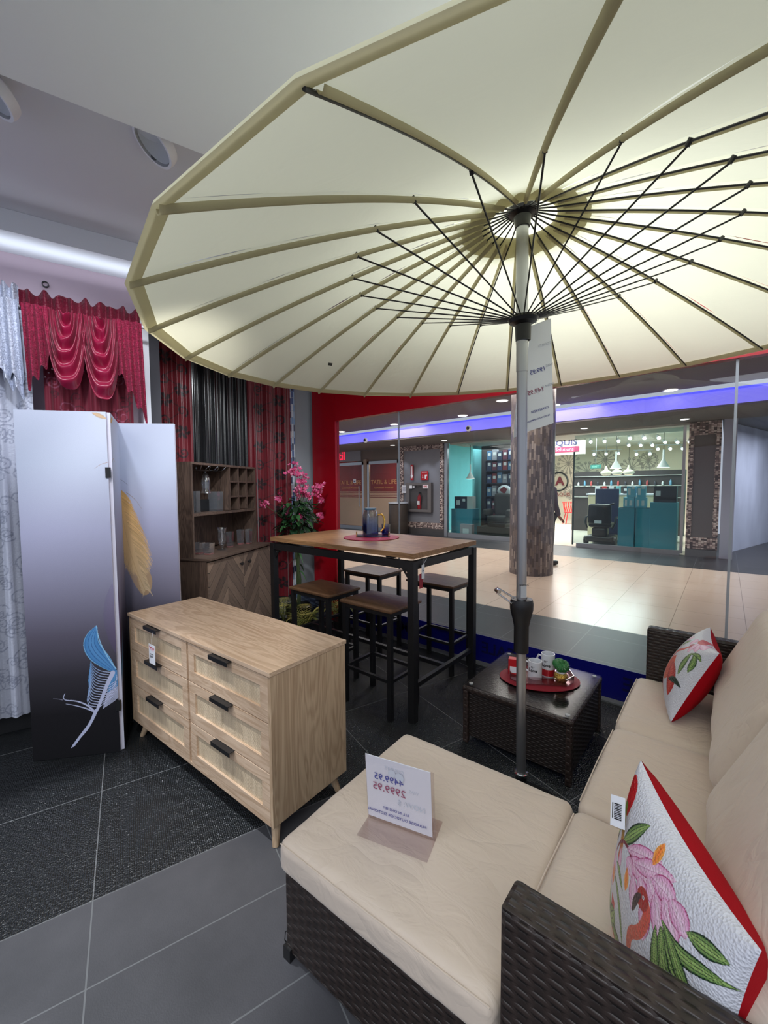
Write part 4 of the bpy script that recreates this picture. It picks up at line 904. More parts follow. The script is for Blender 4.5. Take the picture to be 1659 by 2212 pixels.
# local x along front, y = into cabinet, z up
CWid, CDep, CZ = .965, .38, .9
def chev_mat():
    m, nt, b = new('chevron_planks'); M_ = mathn(nt); tc = N(nt, 'ShaderNodeTexCoord'); sp = N(nt, 'ShaderNodeSeparateXYZ'); L(nt, tc.outputs['Object'], sp.inputs[0])
    x, z = sp.outputs['X'], sp.outputs['Z']; q = M_('SUBTRACT', M_('ABSOLUTE', M_('SUBTRACT', M_('MODULO', M_('ADD', x, .0), .4825), .2412)), 0.0)
    s = M_('DIVIDE', M_('ADD', z, M_('MULTIPLY', q, 1.15)), .105); row = M_('FLOOR', s)
    sd = M_('FLOOR', M_('DIVIDE', x, .2412)); cb = N(nt, 'ShaderNodeCombineXYZ'); L(nt, row, cb.inputs[0]); L(nt, sd, cb.inputs[1])
    wn = N(nt, 'ShaderNodeTexWhiteNoise', noise_dimensions='2D'); L(nt, cb.outputs[0], wn.inputs['Vector'])
    cv = N(nt, 'ShaderNodeCombineXYZ'); L(nt, M_('MULTIPLY', s, 4.0), cv.inputs[0]); L(nt, M_('MULTIPLY', q, 9.0), cv.inputs[1]); L(nt, M_('MULTIPLY', wn.outputs['Value'], 30.0), cv.inputs[2])
    nz = N(nt, 'ShaderNodeTexNoise', i_Scale=1.6, i_Detail=5.0); L(nt, cv.outputs[0], nz.inputs['Vector'])
    f = M_('ADD', M_('MULTIPLY', wn.outputs['Value'], .6), M_('MULTIPLY', nz.outputs['Fac'], .55))
    mx = N(nt, 'ShaderNodeMix', data_type='RGBA'); mx.inputs['A'].default_value = (*lin((58, 48, 48)), 1); mx.inputs['B'].default_value = (*lin((162, 138, 120)), 1); L(nt, f, mx.inputs['Factor'])
    e = M_('LESS_THAN', M_('PINGPONG', s, .5), .02); m2 = N(nt, 'ShaderNodeMix', data_type='RGBA'); L(nt, e, m2.inputs['Factor']); L(nt, mx.outputs['Result'], m2.inputs['A']); m2.inputs['B'].default_value = (*lin((34, 28, 28)), 1)
    L(nt, m2.outputs['Result'], b.inputs['Base Color']); b.inputs['Roughness'].default_value = .5; return m
CH = chev_mat()
MB().box((CWid / 2, CDep / 2 - .01, CZ - .009), (CWid + .01, CDep + .03, .018)).build('counter', M['walnut_h'], bc, .001, 0)
b = MB(); b.box((.009, CDep / 2, .46), (.018, CDep - .02, .85)); b.box((CWid - .009, CDep / 2, .46), (.018, CDep - .02, .85)); b.box((CWid / 2, CDep - .01, .46), (CWid, .01, .85)); b.box((CWid / 2, CDep / 2, .06), (CWid - .036, CDep - .02, .02)); b.box((CWid / 2, CDep / 2, .45), (CWid - .036, CDep - .04, .016))
b.build('base_case', M['walnut'], bc, 0, 0)
for x0, x1, kx in ((.012, .478, .42), (.486, .953, .545)):
    d = MB().box(((x0 + x1) / 2, .001, .46), (x1 - x0, .018, .82)).build('door', CH, bc, .001, 0)
    MB().lathe([(.006, 0), (.006, .014), (.015, .018), (.015, .026), (0, .028)], m=T(kx, -.008, .79) @ Matrix.Rotation(PI / 2, 4, 'X'), n=16).build('knob', M['black_metal'], d)
for x in (.03, CWid - .03):
    for y in (.03, CDep - .04): MB().box((x, y, .02), (.04, .04, .045)).build('foot', M['walnut'], bc, 0, 0)
# hutch
hA = .06; HX0, HX1 = -.04 + .04, .945; HY0 = .145 - .03; HY1 = CDep
HZ0, HZ1, SHZ = .9, 1.626, 1.225
X0 = .0
b = MB(); b.box((X0 + .009, (HY0 + HY1) / 2, (HZ0 + HZ1) / 2), (.018, HY1 - HY0, HZ1 - HZ0)); b.build('hutch_side', M['walnut'], bc, 0, 0)
b = MB(); b.box((HX1 - .03, (HY0 + HY1) / 2, (HZ0 + HZ1) / 2), (.018, HY1 - HY0, HZ1 - HZ0)); b.build('hutch_side', M['walnut'], bc, 0, 0)
MB().box(((X0 + HX1 - .021) / 2, (HY0 + HY1) / 2, HZ1 - .008), (HX1 - .021, HY1 - HY0 + .004, .018)).build('hutch_top', M['walnut_h'], bc, 0, 0)
MB().box(((X0 + HX1 - .02) / 2, HY1 - .004, 1.26), (HX1 - .03, .008, .70)).build('hutch_back', M['walnut'], bc, 0, 0)
MB().box(((X0 + HX1 - .021) / 2, (HY0 + HY1) / 2, SHZ), (HX1 - .058, HY1 - HY0 - .01, .02)).build('hutch_shelf', M['walnut_h'], bc, 0, 0)
b = MB(); xs = [.50, .635, .77]
for x in xs: b.box((x, (HY0 + HY1) / 2, (SHZ + HZ1) / 2), (.014, HY1 - HY0 - .01, HZ1 - SHZ - .03))
for z in (1.355, 1.485): b.box(((.50 + HX1 - .04) / 2, (HY0 + HY1) / 2, z), (HX1 - .04 - .5, HY1 - HY0 - .012, .014))
b.build('bottle_cubbies', M['walnut'], bc, 0, 0)
for x in (.18, .29, .40):
    b = MB(); 
    for o_ in (-.03, .03): b.tube([(x + o_, HY1 - .03, HZ1 - .018), (x + o_, HY1 - .03, HZ1 - .05), (x + o_ * 1.0, HY0 + .03, HZ1 - .05), (x + o_ * 1.6, HY0 + .005, HZ1 - .02)], .003, 6)
    b.build('glass_rail', M['chrome'], bc)
def CP(x, y, z): return (T(-2.967, 1.496, 0) @ rotz(CA)) @ Vector((x, y, z))
GL = glass('clear_glass', (250, 251, 253), .04, 1.5, refl=2.6, haze=.02); GLT = glass('thick_glass', (236, 240, 244), .08, 1.6, refl=2.0, haze=.06); GP = glass('pink_base_glass', (250, 205, 205), .0, 1.5)
HUR = [(.0, 0), (.036, 0), (.036, .004), (.006, .012), (.006, .022), (.012, .028), (.024, .05), (.031, .09), (.031, .12), (.027, .15), (.036, .19), (.034, .19), (.025, .15), (.029, .12), (.029, .09), (.02, .05), (0, .03)]
t = thing('hurricane_glass', 'clear stemmed glass hanging upside down from the cabinet rails', 'glass', CP(.285, .20, HZ1 - .048)); MB().lathe([(r * 1.15, -z) for r, z in HUR], n=28).build('body', GL, t)
t = thing('hurricane_glass', 'clear stemmed hurricane glass standing on the cabinet counter', 'glass', CP(.44, .17, .901)); MB().lathe([(r * 1.15, z) for r, z in HUR], n=28).build('body', GL, t)
dkb = thing('dark_box', 'small black box behind the hanging glass on the cabinet shelf', 'box', CP(.33, .27, 1.236), CA); MB().box((0, 0, .05), (.11, .05, .10)).build('body', M['black_plastic'], dkb, .002, 0)
def tum(x, y, z, r0, r1, h, lab, mt=None, base=None, nm='tumbler', sq=False):
    t = thing(nm, lab, 'glass', CP(x, y, z), CA); n = 4 if sq else 24
    MB().lathe([(0, 0), (r0, 0), (r1, h), (r1 - .003, h), (r0 - .003, .012), (0, .012)], n=n, m=rotz(PI / 4)).build('body', mt or GL, t, 0, 35 if sq else 60)
    if base: MB().lathe([(0, .001), (r0 - .004, .001), (r0 - .003, .011), (0, .011)], n=n, m=rotz(PI / 4)).build('base', base, t)
PINK = mat('pink_base', (176, 110, 108), .3)
tum(.425, .21, 1.236, .058, .062, .165, 'large textured square glass vase on the upper cabinet shelf', GLT, None, 'glass_vase', True)
tum(.205, .24, 1.236, .036, .038, .17, 'narrow textured glass half hidden at the left of the upper shelf', GLT, None, 'glass_vase', True)
for x, y, w in ((.585, .19, 'right beside the hurricane glass'), (.77, .20, 'rear one of the pair at the right'), (.83, .15, 'rightmost on the counter')): tum(x, y, .901, .030, .036, .14, 'tall faceted pink-based tumbler, ' + w, GL, PINK, 'tumbler', True)
for x, y, w in ((.185, .12, 'in front'), (.20, .22, 'behind at the left')): tum(x, y, .901, .038, .050, .092, 'low rocks glass with pink base on the cabinet counter, ' + w, GL, PINK, 'rocks_glass', True)

# ================================================================= bar table and stools
bt = thing('bar_table', 'tall rectangular bar table with oak top on a black metal frame', 'table', (-2.11, 2.345, 0))
MB().box((0, 0, 1.017), (1.42, .79, .032)).build('tabletop', M['table_oak'], bt, .001, 0)
LX, LY = .69, .375
for sx_ in (-1, 1):
    for sy_ in (-1, 1):
        MB().box((sx_ * LX, sy_ * LY, .4925), (.045, .045, .985)).build('leg', M['black_metal'], bt, .001, 0)
b = MB()
for s_ in (-1, 1): b.box((0, s_ * LY, .96), (2 * LX - .045, .03, .05)); b.box((s_ * LX, 0, .96), (.03, 2 * LY - .045, .05))
b.build('apron_rail', M['black_metal'], bt, .001, 0)
b = MB(); b.box((LX, 0, .22), (.028, 2 * LY - .045, .028)); b.box((-LX, 0, .22), (.028, 2 * LY - .045, .028)); b.box((0, 0, .22), (2 * LX - .028, .028, .028)); b.build('foot_rail', M['black_metal'], bt, .001, 0)
for sx_ in (-1, 1):
    for sy_ in (-1, 1): MB().box((sx_ * .5, sy_ * .33, .993), (.06, .06, .016)).build('spacer', M['black_metal'], bt, 0, 0)
for sx_ in (-1, 1):
    b = MB(); b.poly([(sx_ * (LX - .022), -LY - .004, .935), (sx_ * (LX - .08), -LY - .004, .935), (sx_ * (LX - .022), -LY - .004, .86)], .006, (0, 1, 0)); g_ = b.build('corner_bracket', M['black_metal'], bt, 0, 0)
    MB().cyl((sx_ * (LX - .04), -LY - .004, .915), (sx_ * (LX - .04), -LY - .009, .915), .0055, n=12).build('bolt', M['chrome'], g_)
def stool(loc, lab, src=None):
    if src: return dup(src, loc, 0, lab)
    t = thing('bar_stool', lab, 'bar stool', loc, 0, 'backless stools around the bar table')
    rbox(.44, .325, .022, .008, 6).build('seat', M['seat_wood'], t, 0, 50, m=T(0, 0, .68))
    for sx_ in (-1, 1):
        for sy_ in (-1, 1): MB().box((sx_ * .19, sy_ * .135, .335), (.03, .03, .67)).build('leg', M['black_metal'], t, .001, 0)
    b = MB()
    for s_ in (-1, 1): b.box((0, s_ * .135, .655), (.35, .025, .025)); b.box((s_ * .19, 0, .655), (.025, .24, .025))
    b.build('seat_frame', M['black_metal'], t, 0, 0)
    b = MB()
    for s_ in (-1, 1): b.box((0, s_ * .135, .24), (.35, .02, .02)); b.box((s_ * .19, 0, .24), (.02, .24, .02))
    b.build('footrest', M['black_metal'], t, 0, 0)
    return t
s0 = stool((-1.725, 2.03, 0), 'brown-topped bar stool at the front of the table, nearest, by the dresser corner')
stool((-2.28, 2.04, 0), 'brown-topped bar stool at the front left of the bar table', s0)
stool((-2.43, 2.76, 0), 'brown-topped bar stool at the far side of the table, left one', s0)
stool((-1.745, 2.79, 0), 'brown-topped bar stool at the far side of the table, right one', s0)
tg = thing('hang_tag', 'white and red tags hanging on a string from the bar table frame', 'tag', (-1.405, 2.04, .83), 0)
MB().box((.012, 0, .085), (.0015, .03, .085)).build('price_card', M['white_paper'], tg, 0, 0)
MB().box((.008, -.016, .03), (.0015, .034, .09)).build('red_card', mat('tag_dred', (150, 24, 44), .4), tg, 0, 0)
MB().tube([(.012, 0, .125), (.004, .01, .16), (.03, .012, .165), (.012, 0, .125)], .0012, 5).build('string', M['white_paper'], tg)
MB().box((.0135, 0, .10), (.0006, .02, .003)).box((.0135, 0, .09), (.0006, .022, .006)).build('print', mat('print_grey2', (120, 120, 130), .6), tg, 0, 0)
# placemat, tray, jug, cups
pm = thing('round_placemat', 'round glittery pink-red placemat on the bar table', 'placemat', (-2.13, 2.405, 1.034)); MB().lathe([(0, 0), (.215, 0), (.218, .003), (.215, .005), (0, .005)], n=48).build('mat', mat('glitter_red', (186, 50, 84), .35, .2, .6, 400), pm)
CYN = PI * .22
tr = thing('serving_tray', 'clear tray with gold handles under the blue jug', 'tray', (-2.15, 2.44, 1.0395), .75); MB().box((0, 0, .004), (.26, .17, .006)).build('plate', glass('acrylic', (236, 236, 240), .02, 1.5, refl=1.5), tr, .002, 0)
for s_ in (-1, 1): MB().tube([(s_ * .125, -.05, .005), (s_ * .128, -.05, .033), (s_ * .128, -.038, .036), (s_ * .128, .038, .036), (s_ * .128, .05, .033), (s_ * .125, .05, .005)], .0035, 8).build('handle', M['gold'], tr)
BLG = glass('blue_fade_glass', (255, 255, 255), 0, 1.5, (0.0, .15, (84, 124, 214), (240, 243, 248)), refl=2.2)
jg = thing('glass_jug', 'glass jug fading to blue at the foot with blue lid and gold handle', 'jug', (-2.14, 2.405, 1.0475))
MB().lathe([(0, 0), (.056, 0), (.062, .006), (.062, .16), (.05, .195), (.042, .205), (.039, .205), (.047, .193), (.058, .158), (.058, .01), (0, .008)], n=36).build('body', BLG, jg)
MB().lathe([(0, .205), (.046, .205), (.046, .218), (0, .22)], n=32).build('lid', mat('lid_blue', (66, 110, 140), .4), jg)
MB().tube([(.041, .044, .165), (.062, .062, .168), (.076, .072, .15), (.082, .076, .11), (.078, .070, .06), (.062, .054, .035)], .0075, 10).build('handle', M['gold'], jg)
for x, y, w in ((-2.10, 2.545, 'to the right of the jug'), (-2.225, 2.47, 'behind the jug')):
    t = thing('small_glass_cup', 'small blue fading glass cup %s' % w, 'cup', (x, y, 1.0475)); MB().lathe([(0, 0), (.032, 0), (.034, .004), (.034, .085), (.031, .085), (.031, .01), (0, .008)], n=28).build('body', glass('blue_cup_glass', (255, 255, 255), 0, 1.5, (0.0, .085, (84, 124, 214), (240, 243, 248)), refl=2.0), t)

# ================================================================= coffee table
cf = thing('rattan_coffee_table', 'square dark rattan coffee table with a glass top', 'coffee table', (-.805, 2.288, 0))
MB().box((0, 0, .165), (.555, .555, .26)).build('body', M['rattan_fine'], cf, .004, 0)
for sx_ in (-1, 1):
    for sy_ in (-1, 1): MB().box((sx_ * .272, sy_ * .285, .155), (.03, .03, .31)).build('corner_post', M['rattan_edge'], cf, .006, 0)
MB().box((0, 0, .308), (.578, .60, .03)).build('top_rim', M['rattan_edge'], cf, .008, 0)
MB().box((0, 0, .3275), (.57, .585, .006)).build('glass_top', glass('smoked_glass', (214, 214, 216), .12, 1.45, refl=.5), cf, .0015, 0)
for sx_ in (-1, 1):
    for sy_ in (-1, 1): MB().cyl((sx_ * .255, sy_ * .262, .324), (sx_ * .255, sy_ * .262, .3325), .011, n=18).build('suction_pad', mat('pad', (150, 154, 156), .4), cf)
RM = mat('glitter_red2', (150, 18, 40), .3, .2, .6, 400)
om = thing('oval_placemat', 'oval glittery red placemat on the glass coffee table', 'placemat', (-.785, 2.315, .3335), .55); MB().lathe([(0, 0), (.215, 0), (.217, .003), (0, .004)], n=48, sy=.72).build('mat', RM, om)
at = thing('acrylic_tray', 'clear oblong acrylic tray holding mugs and a cactus', 'tray', (-.785, 2.325, .3385), .55); ag = glass('acrylic_clear', (240, 226, 228), .1, 1.5, refl=3)
pts = [(-.17, -.05), (-.12, -.10), (.12, -.10), (.17, -.05), (.17, .05), (.12, .10), (-.12, .10), (-.17, .05)]
b = MB(); b.poly([(x, y, .002) for x, y in pts], .003, (0, 0, 1))
for i in range(8):
    (x0, y0), (x1, y1) = pts[i], pts[(i + 1) % 8]; k = 1.08; b.poly([(x0, y0, .002), (x1, y1, .002), (x1 * k, y1 * k * 1.04, .045), (x0 * k, y0 * k * 1.04, .045)], .003, (x0 + x1 and -x0 * 2 or 0, -y0 * 2, 0)) if False else b.bar((x0, y0, .02), (x1, y1, .02), .003, .042)
b.build('body', ag, at, 0, 0)
CER = mat('white_ceramic', (226, 228, 234), .2); RDC = mat('mug_red', (170, 24, 34), .25)
def mug(x, y, rz, lab, h, band):
    t = thing('mug', lab, 'mug', (x, y, .3435), rz); r = .036
    MB().lathe([(0, 0), (r, 0), (r + .001, .003), (r + .001, h), (r - .003, h), (r - .003, .006), (0, .005)], n=32).build('body', CER, t)
    MB().tube([(-r + .001, 0, h * .8), (-r - .018, 0, h * .84), (-r - .027, 0, h * .66), (-r - .02, 0, h * .36), (-r + .001, 0, h * .24)], .0048, 8).build('handle', CER, t)
    if band: MB().lathe([(r + .0016, .004), (r + .0016, .042)], n=32).build('red_band', RDC, t, 0, 180)
    for s_, sz, zz, bd in (('MY', .016, .70 * h, 0), ('Love', .026, .52 * h, .0008)):
        cu = text('lettering', s_, sz, M['black_plastic'], t, Matrix(), .0003, bold=bd)
        for v in cu.data.vertices:
            x_, y_, z_ = v.co; a_ = x_ / (r + .002) - PI / 2; v.co = ((r + .0016 + z_) * math.cos(a_), (r + .0016 + z_) * math.sin(a_), y_ + zz)
    return t
mug(-.80, 2.292, -.02, 'white mug lettered MY Love, nearer one in the clear tray', .098, False)
mug(-.755, 2.372, -.02, 'white mug lettered MY Love with a red lower band, farther one', .125, True)
rb = thing('red_gift_box', 'small red carton with a white label at the left end of the tray', 'box', (-.915, 2.265, .3435), .3)
MB().box((0, 0, .045), (.055, .04, .09)).build('carton', mat('box_red', (196, 26, 36), .4), rb, .002, 0); MB().box((.003, -.021, .03), (.042, .002, .035)).build('label_sheet', M['white_paper'], rb, 0, 0)
cs = thing('potted_cactus', 'small green cactus in a gold pineapple-textured pot', 'cactus', (-.672, 2.332, .3435))
b = MB(); b.lathe([(0, 0), (.026, 0), (.038, .018), (.036, .04), (.026, .052), (0, .052)], n=24); gp = b.build('pot', mat('gold_pot', (205, 170, 84), .25, 1.0, 1.0, 90), cs)
MB().lathe([(0, .05), (.024, .05), (.024, .06), (0, .062)], n=20).build('collar', CER, cs)
GRN = mat('cactus_green', (40, 110, 52), .5, bump=.3, bscale=120); b = MB()
for k in range(9):
    a_ = k * 2.4; rr_ = .0 if k == 0 else .024; zc = .092 + (.012 if k == 0 else .006 * math.sin(k * 2.1)); c = (rr_ * math.cos(a_), rr_ * math.sin(a_), zc)
    b.lathe([(0, -.026), (.014, -.02), (.021, -.004), (.019, .012), (.01, .022), (0, .025)], c=c, n=12)
b.build('stems', GRN, cs); b = MB()
for k in range(90):
    d = Vector(rng.normal(size=3)).normalized(); d.z = abs(d.z) * .8 - .15; p = Vector((0, 0, .092)) + d * .038; b.tube([p, p + d * .013], [.0006, .0002], 3, caps=False)
b.build('spines', mat('spine', (226, 230, 214), .5), cs)

# ================================================================= sofa
so = thing('rattan_sofa', 'dark rattan three-seat sofa frame with high arms', 'sofa', (-.30, .70, 0))
# local x 0...0.72 depth, y 0...1.9 length
MB().box((.36, .95, .145), (.70, 1.80, .27)).build('base', M['rattan'], so, .006, 0)
MB().box((.66, .95, .36), (.08, 1.86, .66)).build('back_frame', M['rattan'], so, .01, 0)
for y0, y1, z in ((-.012, .066, .645), (1.84, 1.91, .672)):
    a_ = MB().box((.35, (y0 + y1) / 2, z / 2), (.70, y1 - y0, z)).build('arm', M['rattan'], so, .012, 0)
def place(o, **k):
    for a_, b_ in k.items(): o[a_] = b_
SEATS = (('near', .775, 1.355), ('middle', 1.365, 1.935), ('far', 1.945, 2.535))
for (w, y0, y1), sd, zt in zip(SEATS, (3, 8, 15), (0, .004, 0)):
    t = thing('seat_cushion', 'cream sofa seat cushion, %s one of three' % {'near': 'nearest', 'middle': 'middle', 'far': 'farthest'}[w], 'cushion', (-.05, (y0 + y1) / 2, .282), 0, 'cream seat cushions on the sofa')
    rbox(.58, y1 - y0, .12, .035, 26, .014, sd, .005).build('cover', M['cream'], t, 0, 180, m=T(0, 0, .066))
    MB().tube([(-.285, -(y1 - y0) / 2 + .03, .115), (-.287, 0, .118), (-.285, (y1 - y0) / 2 - .03, .115)], .0022, 6).build('piping', M['cream'], t)
for y0, y1, zt, w, ti in ((1.46, 2.40, .93, 'large cream back cushion leaning at the far half of the sofa', .42), (.76, 1.46, .90, 'large cream back cushion leaning at the near half of the sofa', .42)):
    t = thing('back_cushion', w, 'cushion', (.065, (y0 + y1) / 2, .455), 0, 'cream back cushions on the sofa')
    rbox(.25, y1 - y0 + .01, zt - .43, .11, 26, .0, 30 + y0 * 7, .014).build('cover', M['cream'], t, 0, 180, m=Matrix.Rotation(ti, 4, 'Y') @ T(-.0, 0, (zt - .43) / 2))

# ottoman
oa = .052
ot = thing('rattan_ottoman', 'large dark rattan ottoman base in front of the sofa', 'ottoman', (-.985, .70, 0), oa)
MB().box((.325, .315, .155), (.645, .62, .268)).build('body', M['rattan'], ot, .006, 0)
for sx_ in (.012, .635):
    for sy_ in (.012, .62): MB().box((sx_, sy_, .02), (.03, .03, .04)).build('foot', M['black_plastic'], ot, 0, 0)
MB().tube([(-.002, .02, .07), (-.02, .02, .05), (-.024, .02, .02), (-.005, .03, .0)], .0015, 6).build('tie_cord', M['black_plastic'], ot)
oc = thing('ottoman_cushion', 'big flat cream cushion covering the ottoman, with a price sign on it', 'cushion', (-.985, .70, .291), oa)
rbox(.672, .685, .10, .03, 36, .004, 44, .0035).build('cover', M['cream'], oc, 0, 180, m=T(.333, .322, .048))
b = MB(); b.tube([(0.012, -.016, .089), (.33, -.019, .091), (.655, -.016, .089)], .002, 6); b.build('piping', M['cream'], oc)

# price sign in acrylic holder
ps_ = thing('price_sign_holder', 'clear acrylic sign holder with white price sheet standing on the ottoman cushion', 'sign holder', (-.722, .938, .393), math.atan2(.057, .21))
ag2 = glass('acrylic_sheet', (246, 243, 244), .02, 1.5, refl=1.0)
# local x along width (.218), y back
MB().box((0, -.002, .004), (.218, .15, .0025)).build('base', ag2, ps_, 0, 0)
b = MB(); tl_ = -.09; b.box((0, 0, .112), (.218, .0055, .216)); b.build('sleeve', ag2, ps_, 0, 0, m=Matrix.Rotation(-tl_, 4, 'X'))
UPM = Matrix.Rotation(-tl_, 4, 'X')
MB().box((-.004, 0, .116), (.208, .0016, .21)).build('sheet', M['white_paper'], ps_, 0, 0, m=UPM)
ink = mat('ink_blue', (70, 74, 150), .5); inkr = mat('ink_red', (150, 74, 104), .5); faint = mat('ink_faint', (196, 200, 212), .6)
for s_, x, z, sz, mt in (('4499.95', .012, .158, .03, ink), ('2999.95', .008, .124, .034, inkr), ('NOW: $', .07, .092, .024, faint), ('WAS', .06, .14, .014, faint), ('COURTS', .0, .195, .016, faint),
                         ('ALL IN ONE SET', .02, .058, .012, ink), ('PARADISE OUTDOOR SECTIONAL', .012, .038, .0125, ink)):
    text('lettering', s_, sz, mt, ps_, UPM @ faceM((-.012 + (0.0 if sz < .02 else -.02) + (x if mt is faint else 0) , -.0042, z), (1, 0, 0), (0, 0, 1)), .0002, mirror=True)
MB().lathe([(0, 0), (.012, 0)], n=20, c=(.0, 0, 0), m=UPM @ faceM((-.02, -.0042, .182), (1, 0, 0), (0, 0, 1))).lathe([(0, 0), (.014, 0)], n=20, m=UPM @ faceM((.004, -.0042, .176), (1, 0, 0), (0, 0, 1))).build('printed_logo', faint, ps_, 0, 0)

# ================================================================= printed pillows
def pillow(root, front_paint, fmat, sgn_front, S=.20, TH=.07, BK=1.35, corner=.05, n=150):
    """front_paint: Paint on [0,2S]^2; local x right, y up, z front"""
    P_ = front_paint; s = P_.U / .4 * 2 - 1; t = P_.V / .4 * 2 - 1
    def surf(s, t, sg, TH=TH):
        TH = TH if sg > 0 else TH * BK
        pinch_x = 1 - .10 * (1 - t ** 2) * 1.0; pinch_y = 1 - .10 * (1 - s ** 2)
        x = s * S * pinch_x * .97; y = t * S * pinch_y * .97
        z = sg * TH * (np.clip((1 - s ** 2) * (1 - t ** 2), 0, 1)) ** .42
        return np.stack([x, y, z], -1)
    PF = surf(s, t, 1)
    npgrid('front_panel', PF, fmat, root, C=P_.C)
    g = np.linspace(-1, 1, 40); sg, tg_ = np.meshgrid(g, g); npgrid('back_panel', surf(sg, tg_, -1), M['red_fabric'], root, flip=True)
    zp = surf(np.array([-1, -1, -1.]), np.array([-1, 0, 1.]), 1)
def seq_mat():
    m, nt, b = new('sequin_print'); a = N(nt, 'ShaderNodeVertexColor', layer_name='Col'); L(nt, a.outputs[0], b.inputs['Base Color'])
    tc = N(nt, 'ShaderNodeTexCoord'); vo = N(nt, 'ShaderNodeTexVoronoi', i_Scale=210.0); L(nt, tc.outputs['Object'], vo.inputs['Vector'])
    bp = N(nt, 'ShaderNodeBump', i_Strength=.6, i_Distance=.003); L(nt, vo.outputs['Distance'], bp.inputs['Height']); L(nt, bp.outputs[0], b.inputs['Normal'])
    b.inputs['Roughness'].default_value = .32; b.inputs['Specular IOR Level'].default_value = .6; return m
SQ = seq_mat(); S_ = .20
c_ = lambda *a: lin(a)
WH, PKL, PKD, GD, GL_, GM, RDp, OR, FL, FLD = c_(214, 216, 226), c_(236, 206, 226), c_(176, 60, 120), c_(20, 50, 32), c_(160, 190, 110), c_(64, 110, 56), c_(196, 24, 34), c_(236, 120, 50), c_(216, 84, 70), c_(170, 40, 40)
def print_a():
    P_ = Paint(.4, .4, .0014, WH); o = S_
    def X(p): return [(x + o, y + o) for x, y in p]
    def leafg(p, w, **k): P_.leaf(X(p), w, GL_, GM, edge=GD, vein=GD, **k)
    P_.leaf(X([(-.19, .17), (-.165, .165), (-.125, .125)]), .06, RDp, RDp)
    P_.stroke(X([(-.185, .12), (-.16, .10), (-.155, .06)]), .02, .03, c_(30, 24, 30)); P_.stroke(X([(-.15, .125), (-.125, .105), (-.10, .075), (-.098, .05)]), .026, .02, c_(120, 150, 50), c_(200, 90, 40))
    P_.leaf(X([(-.165, .06), (-.15, .075), (-.14, .10)]), .02, GL_, GM)
    leafg([(-.10, .085), (-.075, .12), (-.045, .178)], .034)
    P_.stroke(X([(-.04, .10), (-.07, .10), (-.105, .085), (-.128, .05), (-.135, .01)]), .007, .007, c_(120, 30, 60))
    for p, q, w in (((-.07, .095), (.03, .165), .03), ((-.05, .09), (.045, .12), .04), ((-.03, .10), (.07, .17), .035), ((-.06, .08), (-.02, .075), .035), ((.0, .10), (.045, .06), .045), ((.02, .12), (.07, .10), .045),
                    ((.03, .13), (.095, .145), .04), ((.03, .10), (.06, .02), .04), ((.05, .12), (.10, .06), .045), ((.07, .13), (.125, .09), .045), ((.08, .14), (.135, .12), .04), ((-.10, .07), (-.085, .02), .022), ((-.13, .04), (-.12, -.04), .04), ((-.15, .03), (-.145, -.06), .025), ((-.02, .085), (.01, .03), .035)):
        P_.leaf(X([p, ((p[0] + q[0]) / 2 + .004, (p[1] + q[1]) / 2 + .006), q]), w, PKL, c_(222, 150, 196), edge=PKD, ew=.06)
        P_.stroke(X([p, ((p[0] * .3 + q[0] * .7), (p[1] * .3 + q[1] * .7))]), .0018, .001, c_(200, 130, 176))
    for x, y in ((.012, .168), (-.035, .055), (-.117, -.01), (-.16, -.03)): P_.leaf(X([(x - .01, y + .018), (x, y), (x + .005, y - .022)]), .022, OR, c_(240, 170, 80))
    leafg([(-.108, .03), (-.08, .035), (-.038, .02)], .014); leafg([(-.115, .0), (-.07, .0), (-.03, -.03), (-.01, -.08)], .016)
    P_.rect(o - .105, o - .105, o - .075, o - .045, RDp)
    leafg([(-.15, -.05), (-.13, -.09), (-.125, -.14)], .05); leafg([(-.13, -.13), (-.09, -.10), (-.07, -.06)], .06); leafg([(-.10, -.12), (-.05, -.12), (.0, -.10)], .06); P_.leaf(X([(-.12, -.15), (-.08, -.15), (-.06, -.19)]), .05, RDp, RDp)
    # flamingo
    _X = X; X = lambda p: _X([(x - .004, y + .034) for x, y in p])
    P_.stroke(X([(.038, .05), (.055, .045), (.062, .02), (.05, -.015), (.025, -.04), (.02, -.065), (.03, -.10)]), .024, .02, FL, c_(210, 100, 80))
    P_.disc(o + .031, o + .08, .02, .02, FLD); P_.leaf(X([(.03, .05), (.018, .03), (.016, -.004)]), .017, c_(60, 40, 48)); P_.disc(o + .032, o + .084, .0035, .0035, WH); P_.disc(o + .032, o + .084, .0016, .0016, c_(20, 20, 20))
    P_.leaf(X([(.03, -.11), (.08, -.08), (.14, -.13)]), .09, FL, c_(226, 130, 90)); P_.leaf(X([(.0, -.14), (.05, -.16), (.11, -.19)]), .07, FL, FLD); X = _X
    leafg([(.085, .10), (.13, .085), (.18, .11), (.2, .12)], .028); leafg([(.09, .09), (.13, .05), (.18, .055), (.196, .05)], .032); leafg([(.09, .09), (.12, .03), (.16, -.01), (.185, -.02)], .036)
    leafg([(.095, .10), (.14, .07), (.19, .02)], .026); leafg([(.08, .08), (.10, .02), (.13, -.05)], .026)
    leafg([(.13, .13), (.16, .14), (.19, .15)], .03)
    return P_
def frameM(c, u, v):
    u = Vector(u).normalized(); v = Vector(v); v = (v - u * u.dot(v)).normalized(); n = u.cross(v); m = Matrix((u, v, n)).transposed().to_4x4(); m.translation = Vector(c); return m
p1 = thing('printed_pillow', 'square sequin pillow with flamingo print and red back, nearest, leaning by the sofa arm', 'pillow'); p1.matrix_world = frameM((-.060, .935, .552), (.47, -.88, 0.0), (.10, .055, .985))
pillow(p1, print_a(), SQ, 1, S=.216, TH=.074)
